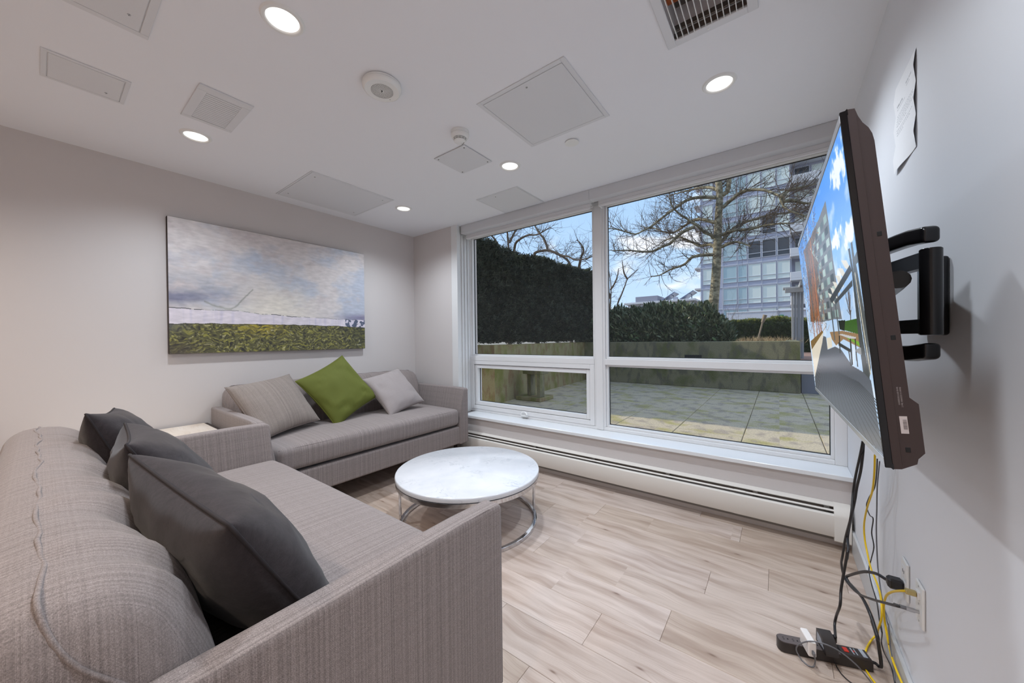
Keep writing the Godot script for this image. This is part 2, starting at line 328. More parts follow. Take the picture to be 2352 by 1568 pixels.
			ix.append_array([b, b + 2, b + 1, b, b + 3, b + 2])
		var tr := Geometry2D.triangulate_polygon(pl)
		for i in range(0, tr.size(), 3):
			var q := [pl[tr[i]], pl[tr[i + 1]], pl[tr[i + 2]]]
			if Geometry2D.is_polygon_clockwise(PackedVector2Array(q)):
				q.reverse()
			tri(at.call(q[0], a1), at.call(q[1], a1), at.call(q[2], a1))
			tri(at.call(q[2], a0), at.call(q[1], a0), at.call(q[0], a0))

	# box with round edges, cut fine enough to be bent by «bend»
	func soft(size: Vector3, r: float, div: Vector3i, bend = null) -> void:
		var h := size * 0.5
		var inn := h - Vector3(r, r, r)
		var marks := []
		for ax in 3:
			var l := []
			for q in [1.0, 0.72, 0.38]:
				l.append(-inn[ax] - r * q)
			for i in div[ax] + 1:
				l.append(lerpf(-inn[ax], inn[ax], float(i) / div[ax]))
			for q in [0.38, 0.72, 1.0]:
				l.append(inn[ax] + r * q)
			marks.append(l)
		var where := {}
		var pos := PackedVector3Array()
		var faces := PackedInt32Array()
		for ax in 3:
			var e1 := (ax + 1) % 3
			var e2 := (ax + 2) % 3
			for s in [-1.0, 1.0]:
				var l1: Array = marks[e1]
				var l2: Array = marks[e2]
				var ids := []
				for j in l2.size():
					for i in l1.size():
						var p := Vector3.ZERO
						p[ax] = s * h[ax]
						p[e1] = l1[i]
						p[e2] = l2[j]
						var core := p.clamp(-inn, inn)
						var o := core + (p - core).normalized() * r
						if bend != null:
							o = bend.call(o)
						var key := Vector3i((o * 20000.0).round())
						if not where.has(key):
							where[key] = pos.size()
							pos.append(o)
						ids.append(where[key])
				var w := l1.size()
				for j in l2.size() - 1:
					for i in w - 1:
						var a: int = ids[j * w + i]
						var b: int = ids[j * w + i + 1]
						var d: int = ids[(j + 1) * w + i + 1]
						var e: int = ids[(j + 1) * w + i]
						if s > 0:
							faces.append_array([a, b, d, a, d, e])
						else:
							faces.append_array([a, d, b, a, e, d])
		weld(pos, faces)

	func weld(pos: PackedVector3Array, faces: PackedInt32Array) -> void:
		var base := v.size()
		for i in pos.size():
			pos[i] = xf * pos[i]
		var acc := PackedVector3Array()
		acc.resize(pos.size())
		for i in range(0, faces.size(), 3):
			var nn := (pos[faces[i + 1]] - pos[faces[i]]).cross(pos[faces[i + 2]] - pos[faces[i]])
			for q in 3:
				acc[faces[i + q]] += nn
			if faces[i] != faces[i + 1] and faces[i + 1] != faces[i + 2] and faces[i] != faces[i + 2]:
				ix.append_array([base + faces[i], base + faces[i + 2], base + faces[i + 1]])
		for i in pos.size():
			var nn := acc[i].normalized()
			push(pos[i], nn, uvof(pos[i], nn))

	func mesh() -> ArrayMesh:
		var a := []
		a.resize(Mesh.ARRAY_MAX)
		a[Mesh.ARRAY_VERTEX] = v
		a[Mesh.ARRAY_NORMAL] = n
		a[Mesh.ARRAY_TEX_UV] = t
		if c.size() == v.size() and c.size() > 0:
			a[Mesh.ARRAY_COLOR] = c
		a[Mesh.ARRAY_INDEX] = ix
		var m := ArrayMesh.new()
		m.add_surface_from_arrays(Mesh.PRIMITIVE_TRIANGLES, a)
		return m


# ---------------------------------------------------------------- scene helpers
func numbered(called: String) -> String:
	var k: int = taken.get(called, 0)
	taken[called] = k + 1
	return called if k == 0 else "%s_%03d" % [called, k]


func tag(o: Node, label := "", category := "", group := "", kind := "") -> void:
	if label:
		o.set_meta("label", label)
	if category:
		o.set_meta("category", category)
	if group:
		o.set_meta("group", group)
	if kind:
		o.set_meta("kind", kind)


func thing(called: String, label: String, category: String, at := Vector3.ZERO, turn := Basis.IDENTITY, group := "") -> Node3D:
	var o := Node3D.new()
	o.name = numbered(called)
	add_child(o)
	o.transform = Transform3D(turn, at)
	tag(o, label, category, group)
	return o


# a builder that takes world places and stores them in the axes of «o»
func world_mb(o: Node3D) -> MB:
	var b := MB.new()
	b.xf = o.transform.affine_inverse()
	return b


func part(called: String, b: MB, m: Material, parent: Node, label := "") -> MeshInstance3D:
	var o := MeshInstance3D.new()
	o.name = called
	o.mesh = b.mesh()
	o.mesh.surface_set_material(0, m)
	parent.add_child(o, true)
	if label:
		o.set_meta("label", label)
	return o


func whole(called: String, b: MB, m: Material, label: String, category: String, at := Vector3.ZERO, group := "", kind := "") -> MeshInstance3D:
	var o := MeshInstance3D.new()
	o.name = numbered(called)
	o.mesh = b.mesh()
	o.mesh.surface_set_material(0, m)
	add_child(o)
	o.position = at
	tag(o, label, category, group, kind)
	return o


func setting(called: String, b: MB, m: Material, label := "") -> MeshInstance3D:
	return whole(called, b, m, label, "", Vector3.ZERO, "", "structure")


func curve(pts: Array, step := 0.01) -> Array:
	var out := []
	var k := pts.size()
	for i in k - 1:
		var p0: Vector3 = pts[maxi(i - 1, 0)]
		var p1: Vector3 = pts[i]
		var p2: Vector3 = pts[i + 1]
		var p3: Vector3 = pts[mini(i + 2, k - 1)]
		var nn := clampi(int(ceil(p1.distance_to(p2) / step)), 1, 12)
		for s in nn:
			out.append(p1.cubic_interpolate(p2, p0, p3, float(s) / nn))
	out.append(pts[k - 1])
	return out


func mat(called: String, col: Color, rough := 0.7, metal := 0.0) -> StandardMaterial3D:
	var m := StandardMaterial3D.new()
	m.resource_name = called
	m.albedo_color = col
	m.roughness = rough
	m.metallic = metal
	M[called] = m
	return m


func rgb(r: float, g: float, b: float) -> Color:
	return Color(r / 255.0, g / 255.0, b / 255.0)


func noise(seed_: int, freq: float, oct := 4, kind := FastNoiseLite.TYPE_SIMPLEX_SMOOTH) -> FastNoiseLite:
	var f := FastNoiseLite.new()
	f.seed = seed_
	f.noise_type = kind
	f.frequency = freq
	f.fractal_type = FastNoiseLite.FRACTAL_FBM
	f.fractal_octaves = oct
	return f


func tex(im: Image) -> ImageTexture:
	return ImageTexture.create_from_image(im)


# ---------------------------------------------------------------- computed textures
func weave(seed_: int, dark: Color, light: Color, rib: float) -> Image:
	var im := Image.create(512, 512, false, Image.FORMAT_RGB8)
	var r := RandomNumberGenerator.new()
	r.seed = seed_
	var warp := []
	var weft := []
	for i in 256:
		warp.append(r.randf())
		weft.append(r.randf())
	for y in 512:
		# yarn changes tone along its length
		for x in 512:
			var a: float = warp[x / 2]
			var b: float = weft[y / 2]
			var k := (a * rib + b * (1.0 - rib)) * 0.34 + r.randf() * 0.52 + (0.10 if ((x / 2 + y / 3) % 2) == 0 else 0.0)
			if x % 2 == 0:
				k -= 0.10
			im.set_pixel(x, y, dark.lerp(light, clampf(k, 0.0, 1.0)))
	return im


func felt(seed_: int, dark: Color, light: Color) -> Image:
	var im := Image.create(256, 256, false, Image.FORMAT_RGB8)
	var a := noise(seed_, 0.05, 4)
	var b := noise(seed_ + 1, 0.3, 2)
	for y in 256:
		for x in 256:
			var an := TAU * x / 256.0
			var bn := TAU * y / 256.0
			var k := a.get_noise_3d(cos(an) * 40.0, sin(an) * 40.0 + cos(bn) * 40.0, sin(bn) * 40.0) * 0.8 + b.get_noise_3d(cos(an) * 40.0, sin(an) * 40.0 + cos(bn) * 40.0, sin(bn) * 40.0) * 0.7
			im.set_pixel(x, y, dark.lerp(light, clampf(k * 0.6 + 0.45, 0.0, 1.0)))
	return im


func oak(seed_: int, base: Color, dark: Color, light: Color) -> Image:
	var w := 1024
	var h := 160
	var im := Image.create(w, h, false, Image.FORMAT_RGB8)
	var a := noise(seed_, 0.012, 4)
	var b := noise(seed_ + 7, 0.06, 3)
	var g := noise(seed_ + 13, 0.004, 2)
	var r := RandomNumberGenerator.new()
	r.seed = seed_
	var knots := []
	for i in 1 + seed_ % 2:
		knots.append(Vector3(r.randf_range(80, w - 80), r.randf_range(20, h - 20), r.randf_range(2.0, 4.5)))
	for y in h:
		for x in w:
			var yy := y + g.get_noise_2d(x, y) * 14.0
			var dk := 0.0
			for q in knots:
				var d := Vector2((x - q.x) * 0.30, y - q.y).length()
				yy += signf(y - q.y) * 9.0 * exp(-d * d / 220.0)
				dk += 0.7 * exp(-d * d / (q.z * q.z)) + 0.16 * exp(-d * d / (q.z * q.z * 16.0))
			var k := a.get_noise_2d(x * 0.16, yy * 1.5)
			var f := b.get_noise_2d(x * 0.05, yy * 4.0)
			var col := base.lerp(light, clampf(k * 1.6, 0.0, 1.0)).lerp(dark, clampf(-k * 1.2, 0.0, 0.8))
			col = col.lerp(dark, clampf(f * 0.75 - 0.05, 0.0, 0.55))
			col = col.lerp(Color(dark.r * 0.7, dark.g * 0.64, dark.b * 0.6), clampf(dk, 0.0, 0.8))
			im.set_pixel(x, y, col)
	return im


func marble_image() -> Image:
	var im := Image.create(512, 512, false, Image.FORMAT_RGB8)
	var a := noise(31, 0.006, 4)
	var b := noise(57, 0.012, 5)
	for y in 512:
		for x in 512:
			var wx := x + a.get_noise_2d(x, y) * 90.0
			var wy := y + a.get_noise_2d(x + 300, y + 90) * 90.0
			var v1 := absf(b.get_noise_2d(wx * 0.6 + wy * 0.5, wy * 1.2 - wx * 0.3))
			var vein := exp(-v1 * v1 * 900.0) * clampf(a.get_noise_2d(x * 0.7 + 900, y * 0.7) * 2.0 + 0.3, 0.0, 1.0)
			var cl := a.get_noise_2d(x * 1.5 - 400, y * 1.5) * 0.5 + 0.5
			var col := rgb(226, 226, 229).lerp(rgb(210, 212, 217), cl).lerp(rgb(168, 172, 180), vein * 0.45)
			im.set_pixel(x, y, col)
	return im


func concrete(seed_: int, base: Color, moss: Color, stain: Color, moss_much: float, streak: float) -> Image:
	var im := Image.create(512, 512, false, Image.FORMAT_RGB8)
	var a := noise(seed_, 0.008, 5)
	var b := noise(seed_ + 3, 0.02, 5)
	var c := noise(seed_ + 5, 0.25, 2)
	for y in 512:
		for x in 512:
			var m := a.get_noise_2d(x, y * streak)
			var s := b.get_noise_2d(x * 1.2 + 500, y * streak * 0.6)
			var col := base.lerp(moss, clampf(m * 2.2 + moss_much, 0.0, 1.0)).lerp(stain, clampf(s * 2.0 - 0.1, 0.0, 0.8))
			var g := 1.0 + c.get_noise_2d(x, y) * 0.14
			im.set_pixel(x, y, Color(col.r * g, col.g * g, col.b * g))
	return im


func bark_image() -> Image:
	var im := Image.create(256, 256, false, Image.FORMAT_RGB8)
	var a := noise(71, 0.02, 4)
	var b := noise(72, 0.05, 3)
	for y in 256:
		for x in 256:
			var k := a.get_noise_2d(x, y * 1.3)
			var f := b.get_noise_2d(x * 0.5, y * 3.0)
			var col := rgb(150, 142, 118).lerp(rgb(190, 182, 156), clampf(k * 2.5, 0.0, 1.0)).lerp(rgb(96, 92, 76), clampf(-k * 2.0, 0.0, 1.0)).lerp(rgb(70, 64, 54), clampf(f * 1.6 - 0.25, 0.0, 0.7))
			im.set_pixel(x, y, col)
	return im


func painting_image() -> Image:
	var w := 760
	var h := 500
	var im := Image.create(w, h, false, Image.FORMAT_RGB8)
	var big := noise(5, 0.004, 4)
	var mid := noise(6, 0.012, 4)
	var fine := noise(7, 0.06, 3)
	var dab := noise(8, 0.035, 3)
	for y in h:
		var vv := float(y) / h
		for x in w:
			var u := float(x) / w
			var wx := x + mid.get_noise_2d(x, y) * 26.0
			var wy := y + mid.get_noise_2d(x + 700, y) * 20.0
			var bn := big.get_noise_2d(wx, wy * 1.4)
			var mn := mid.get_noise_2d(wx * 0.7, wy * 1.3)
			var brush := fine.get_noise_2d(x * 0.35, y * 1.1)
			var line := 0.668 + 0.035 * smoothstep(0.12, 0.75, u) + 0.01 * mid.get_noise_2d(x * 0.8, 40)
			var land := 0.778 + 0.008 * mid.get_noise_2d(x, 900) - 0.012 * sin(u * 3.1)
			var col: Color
			if vv < line:
				col = rgb(212, 205, 204)
				col = col.lerp(rgb(178, 186, 202), clampf(bn * 1.5 + 0.15 + (u - 0.45) * 0.5, 0.0, 0.85))
				col = col.lerp(rgb(194, 184, 184), clampf(-mn * 1.1 + 0.2 - u * 0.5, 0.0, 0.7))
				# warm bright bank in the middle
				var dx := (u - 0.45) / 0.22
				var dy := (vv - 0.60) / 0.22
				col = col.lerp(rgb(228, 220, 208), clampf(exp(-dx * dx - dy * dy) * 1.1 + mn * 0.3, 0.0, 0.95) * exp(-dx * dx - dy * dy))
				# heavy blue cloud at the left
				var ex := (u + 0.02) / 0.20
				var ey := (vv - 0.57 + bn * 0.05) / 0.05
				var cl := exp(-ex * ex - ey * ey) * (0.75 + mn * 0.7)
				col = col.lerp(rgb(112, 112, 138), clampf(cl * 1.25, 0.0, 0.95))
				var gx := (u - 0.05) / 0.26
				var gy := (vv - 0.50) / 0.11
				col = col.lerp(rgb(150, 154, 166), clampf(exp(-gx * gx - gy * gy) * 0.7 * (0.7 + mn), 0.0, 0.8))
				if u > 0.13 and u < 0.34:
					var edge := 0.60 + 0.05 * sin((u - 0.13) * 16.0) - maxf(0.0, u - 0.24) * 1.1 + mn * 0.02
					var q := (vv - edge) / 0.008
					col = col.lerp(rgb(128, 130, 122), exp(-q * q) * 0.6)
				col = col.lerp(rgb(232, 226, 216), clampf((vv - 0.60) * 6.0, 0.0, 0.6) * (1.0 - smoothstep(0.45, 0.75, u)) * clampf(0.6 + mn, 0.0, 1.0))
				var hx := (u - 0.97) / 0.13
				var hy := (vv - 0.68) / 0.035
				col = col.lerp(rgb(128, 124, 152), exp(-hx * hx - hy * hy) * 0.9)
				var near := (line - vv) / 0.006
				if near < 1.0 and (fine.get_noise_2d(x * 0.5, 33.0) > -0.12 if u > 0.08 else true):
					col = col.lerp(rgb(70, 72, 74), 0.8 if (u < 0.12 or (u > 0.42 and u < 0.56)) else 0.35)
			elif vv < land:
				col = rgb(222, 214, 222).lerp(rgb(204, 198, 214), clampf(fine.get_noise_2d(x * 0.6, y * 0.05) * 1.4, 0.0, 0.8))
				if u > 0.86 and dab.get_noise_2d(x, y * 1.2) > 0.02:
					col = rgb(86, 94, 116)
			else:
				var d := dab.get_noise_2d(wx * 0.8, wy * 2.2)
				var e := fine.get_noise_2d(wx * 0.9, wy * 1.6)
				col = rgb(92, 90, 58)
				col = col.lerp(rgb(142, 138, 66), clampf(d * 2.2 + 0.15, 0.0, 1.0))
				col = col.lerp(rgb(52, 50, 44), clampf(-e * 2.4 - 0.1, 0.0, 1.0))
				col = col.lerp(rgb(188, 166, 52), clampf(1.0 - absf(u - 0.38) / 0.18, 0.0, 1.0) * clampf(1.0 - (vv - land) / 0.13, 0.0, 1.0) * clampf(0.7 + d * 1.5, 0.0, 1.0))
				col = col.lerp(rgb(196, 188, 150), clampf(e * 2.6 - 0.75, 0.0, 0.85))
				col = col.lerp(rgb(60, 62, 48), clampf((u - 0.82) * 5.0, 0.0, 0.75) * clampf(0.8 - d, 0.0, 1.0))
				col = col.lerp(rgb(96, 96, 100), clampf(1.0 - u / 0.1, 0.0, 1.0) * clampf(1.0 - (vv - land) / 0.1, 0.0, 1.0) * 0.9)
				col = col.lerp(rgb(72, 64, 58), clampf(1.0 - u / 0.16, 0.0, 0.7) * clampf((vv - 0.88) * 9.0, 0.0, 1.0))
				if vv - land < 0.007:
					col = col.lerp(rgb(58, 58, 52), 0.6)
			var g := 1.0 + brush * 0.07
			im.set_pixel(x, y, Color(col.r * g, col.g * g, col.b * g))
	# the painter's mark in the lower right corner
	var ink := rgb(206, 204, 168)
	for p in [[0, -20], [1, -22], [3, -22], [4, -20], [2, -18], [4, -16], [3, -14], [0, -14], [-10, 0], [-10, 2], [-9, 4], [-7, 4], [-7, 2], [-4, 4], [-4, 2], [-2, 1], [0, 4], [0, 1], [2, 2], [4, 4], [4, 1], [6, 3], [8, 4], [8, -1], [11, 4], [11, -1]]:
		im.fill_rect(Rect2i(int(w * 0.955) + p[0], int(h * 0.955) + p[1], 2, 2), ink)
	return im


func fill_poly(im: Image, pts: Array, col: Color, jitter := 0.0, seed_ := 1) -> void:
	var w := im.get_width()
	var h := im.get_height()
	var r := RandomNumberGenerator.new()
	r.seed = seed_
	var lo := h
	var hi := 0
	for p in pts:
		lo = mini(lo, int(floor(p.y * h)))
		hi = maxi(hi, int(ceil(p.y * h)))
	for y in range(maxi(lo, 0), mini(hi + 1, h)):
		var cuts := []
		var fy := (y + 0.5) / h
		for i in pts.size():
			var a: Vector2 = pts[i]
			var b: Vector2 = pts[(i + 1) % pts.size()]
			if (a.y <= fy) != (b.y <= fy):
				cuts.append(a.x + (fy - a.y) / (b.y - a.y) * (b.x - a.x))
		cuts.sort()
		for k in range(0, cuts.size() - 1, 2):
			for x in range(maxi(int(round(cuts[k] * w)), 0), mini(int(round(cuts[k + 1] * w)), w)):
				var c := col
				if jitter > 0.0:
					var q := 1.0 + r.randf_range(-jitter, jitter)
					c = Color(col.r * q, col.g * q, col.b * q)
				im.set_pixel(x, y, c)


func stroke(im: Image, a: Vector2, b: Vector2, thick: float, col: Color) -> void:
	var d := Vector2((b.x - a.x) * 1.75, b.y - a.y)
	var q := Vector2(-d.y / 1.75, d.x).normalized() * thick * 0.5
	fill_poly(im, [a + q, b + q, b - q, a - q], col)


func screen_image() -> Image:
	var w := 900
	var h := 514
	var im := Image.create(w, h, false, Image.FORMAT_RGB8)
	var cn := noise(91, 0.008, 5)
	for y in h:
		var vv := float(y) / h
		for x in w:
			var col := rgb(62, 146, 246).lerp(rgb(190, 216, 244), clampf(vv / 0.6, 0.0, 1.0))
			var k := cn.get_noise_2d(x * 0.9, y * 1.6)
			col = col.lerp(rgb(246, 248, 252), clampf(k * 2.4 - 0.35 + vv * 0.4, 0.0, 1.0) * 0.5)
			im.set_pixel(x, y, col)
	# heaped clouds
	for q in ["cl1", "cl2", "cl3", "cl4"]:
		var pts: Array = SCREEN[q]
		var mid := Vector2.ZERO
		for p in pts:
			mid += p / pts.size()
		var ext := Vector2(0.001, 0.001)
		for p in pts:
			ext = Vector2(maxf(ext.x, absf(p.x - mid.x)), maxf(ext.y, absf(p.y - mid.y)))
		for y in range(maxi(0, int((mid.y - ext.y * 1.4) * h)), mini(h, int((mid.y + ext.y * 1.4) * h))):
			for x in range(maxi(0, int((mid.x - ext.x * 1.4) * w)), mini(w, int((mid.x + ext.x * 1.4) * w))):
				var d := Vector2((float(x) / w - mid.x) / ext.x, (float(y) / h - mid.y) / ext.y).length() + cn.get_noise_2d(x * 3.5, y * 3.5) * 0.9
				var cl := smoothstep(1.05, 0.55, d)
				im.set_pixel(x, y, im.get_pixel(x, y).lerp(rgb(250, 251, 254), cl * 0.95))
	# the tower block with its rows of windows
	fill_poly(im, SCREEN.bld, rgb(118, 122, 128), 0.08, 2)
	for f in 9:
		var y0 := 0.16 + f * 0.047
		for k in 9:
			var x0 := 0.745 - k * 0.058
			var s := 0.045
			var up := (0.76 - x0) * -0.02
			fill_poly(im, [Vector2(x0, y0 + up), Vector2(x0 - s, y0 - 0.004 + up), Vector2(x0 - s, y0 + 0.026 + up), Vector2(x0, y0 + 0.030 + up)], [rgb(150, 176, 172), rgb(98, 112, 116), rgb(176, 196, 190), rgb(70, 78, 82)][(k * 5 + f * 3) % 4])
	# bare orange trees at the left
	fill_poly(im, SCREEN.tree.map(func(p: Vector2) -> Vector2: return Vector2(0.30, 0.36) + (p - Vector2(0.30, 0.36)) * 0.72), rgb(104, 88, 76), 0.55, 3)
	var r := RandomNumberGenerator.new()
	r.seed = 12
	for k in 900:
		var a := Vector2(r.randf_range(0.02, 0.56), r.randf_range(0.03, 0.62))
		var b := a + Vector2(r.randf_range(-0.04, 0.05), r.randf_range(-0.06, 0.02))
		stroke(im, a, b, r.randf_range(0.0012, 0.0035), [rgb(84, 62, 50), rgb(150, 96, 62), rgb(52, 46, 44), rgb(176, 132, 96)][k % 4])
	for k in 16:
		var x0 := r.randf_range(0.14, 0.42)
		stroke(im, Vector2(x0, 0.67), Vector2(x0 + r.randf_range(-0.08, 0.06), r.randf_range(0.1, 0.3)), 0.008, [rgb(182, 112, 64), rgb(150, 88, 52)][k % 2])
	for k in 260:
		var a := Vector2(r.randf_range(0.0, 0.34), r.randf_range(0.0, 0.35))
		stroke(im, a, a + Vector2(r.randf_range(-0.05, 0.05), r.randf_range(-0.08, 0.08)), 0.003, rgb(60, 66, 84))
	# garden behind the pergola
	fill_poly(im, SCREEN.rail, rgb(150, 118, 84), 0.12, 4)
	fill_poly(im, SCREEN.hedged, rgb(28, 34, 26), 0.2, 5)
	fill_poly(im, SCREEN.hedge, rgb(58, 96, 34), 0.3, 6)
	fill_poly(im, SCREEN.grass, rgb(118, 170, 40), 0.2, 7)
	for k in 40:
		var a := Vector2(0.876 + r.randf_range(-0.03, 0.03), r.randf_range(0.5, 0.58))
		stroke(im, Vector2(0.877, 0.57), a + Vector2(0, -0.03), 0.0018, rgb(96, 86, 84))
	fill_poly(im, SCREEN.tr, rgb(86, 78, 76))
	fill_poly(im, SCREEN.walk, rgb(88, 92, 102), 0.05, 8)
	for k in 26:
		var x0 := -0.02 + k * 0.055
		stroke(im, Vector2(x0 * 0.42 + 0.3, 0.79), Vector2(x0 * 1.35 - 0.12, 0.98), 0.0035, rgb(52, 54, 62))
	for k in 8:
		var yy := 0.80 + k * 0.024
		stroke(im, Vector2(0.03, yy - 0.01), Vector2(0.27 - k * 0.02, yy + 0.012), 0.004, rgb(58, 52, 52))
	fill_poly(im, SCREEN.soil, rgb(122, 92, 44), 0.4, 9)
	fill_poly(im, SCREEN.planterL, rgb(222, 212, 194), 0.06, 10)
	fill_poly(im, SCREEN.planterM, rgb(226, 218, 200), 0.05, 11)
	# pergola: slats, beams and posts
	for k in 6:
		var q := k / 6.0
		var o := Vector2(0.66, 0.485).lerp(Vector2(0.93, 0.40), q)
		fill_poly(im, [o, o + Vector2(-0.03, -0.035), o + Vector2(0.02, -0.02), o + Vector2(0.06, 0.03)], rgb(226, 222, 210))
	fill_poly(im, SCREEN.beamB, rgb(62, 64, 66))
	fill_poly(im, SCREEN.beamA, rgb(52, 54, 56))
	for q in ["fpost1", "fpost2", "post2", "post1"]:
		fill_poly(im, SCREEN[q], rgb(88, 92, 94) if q != "post1" else rgb(66, 70, 72))
	stroke(im, Vector2(0.965, 0.45), Vector2(0.985, 0.75), 0.006, rgb(206, 200, 180))
	fill_poly(im, SCREEN.table, rgb(196, 196, 198))
	for q in ["tl1", "tl2", "tl3", "bench", "bl1", "bl2", "b2l"]:
		fill_poly(im, SCREEN[q], rgb(38, 38, 40))
	fill_poly(im, SCREEN.bench2, rgb(150, 150, 152))
	return im


func notice_image() -> Image:
	var im := Image.create(220, 284, false, Image.FORMAT_RGB8)
	im.fill(rgb(246, 246, 248))
	var r := RandomNumberGenerator.new()
	r.seed = 77
	var ink := rgb(96, 98, 104)
	for q in [[24, 70, 60, 6, 0.9], [120, 42, 62, 6, 0.6], [122, 54, 40, 3, 0.4], [24, 82, 90, 3, 0.4]]:
		for k in int(q[2] / 3.0):
			if r.randf() < 0.85:
				im.fill_rect(Rect2i(q[0] + k * 3, q[1], 2, q[3]), rgb(246, 246, 248).lerp(ink, q[4]))
	for l in 8:
		var x := 24
		while x < 24 + [170, 172, 150, 168, 96, 160, 140, 60][l]:
			var wd := r.randi_range(4, 14)
			im.fill_rect(Rect2i(x, 104 + l * 8 + (6 if l > 4 else 0), wd, 2), rgb(246, 246, 248).lerp(ink, 0.5))
			x += wd + 4
	return im


func sky_image() -> Image:
	var w := 1536
	var h := 768
	var im := Image.create(w, h, false, Image.FORMAT_RGBF)
	var a := noise(2, 1.7, 5)
	var b := noise(21, 0.9, 3)
	for y in h:
		var el := (0.5 - (y + 0.5) / h) * PI
		if el < -0.02:
			im.fill_rect(Rect2i(0, y, w, h - y), Color(0.30, 0.31, 0.31))
			break
		var up := sin(maxf(el, 0.0))
		for x in w:
			var az := TAU * (x + 0.5) / w
			var k := 1.0 / (up + 0.22)
			var px := cos(az) * cos(el) * k
			var pz := sin(az) * cos(el) * k
			var f := a.get_noise_3d(px, pz, 0.0) + 0.45 * b.get_noise_3d(px, pz, 5.0)
			var cl := smoothstep(-0.08, 0.30, f)
			var blue := Color(0.60, 0.76, 0.93).lerp(Color(0.24, 0.46, 0.80), clampf(pow(up, 0.55) * 1.15, 0.0, 1.0))
			var white := Color(0.90, 0.92, 0.97).lerp(Color(0.74, 0.78, 0.86), clampf(f * 1.3 - 0.2, 0.0, 1.0))
			im.set_pixel(x, y, blue.lerp(white, cl * 0.92))
	return im


# ---------------------------------------------------------------- materials
func triplanar(m: StandardMaterial3D, period: float, world := false) -> void:
	m.uv1_triplanar = true
	m.uv1_world_triplanar = world
	m.uv1_scale = Vector3.ONE / period


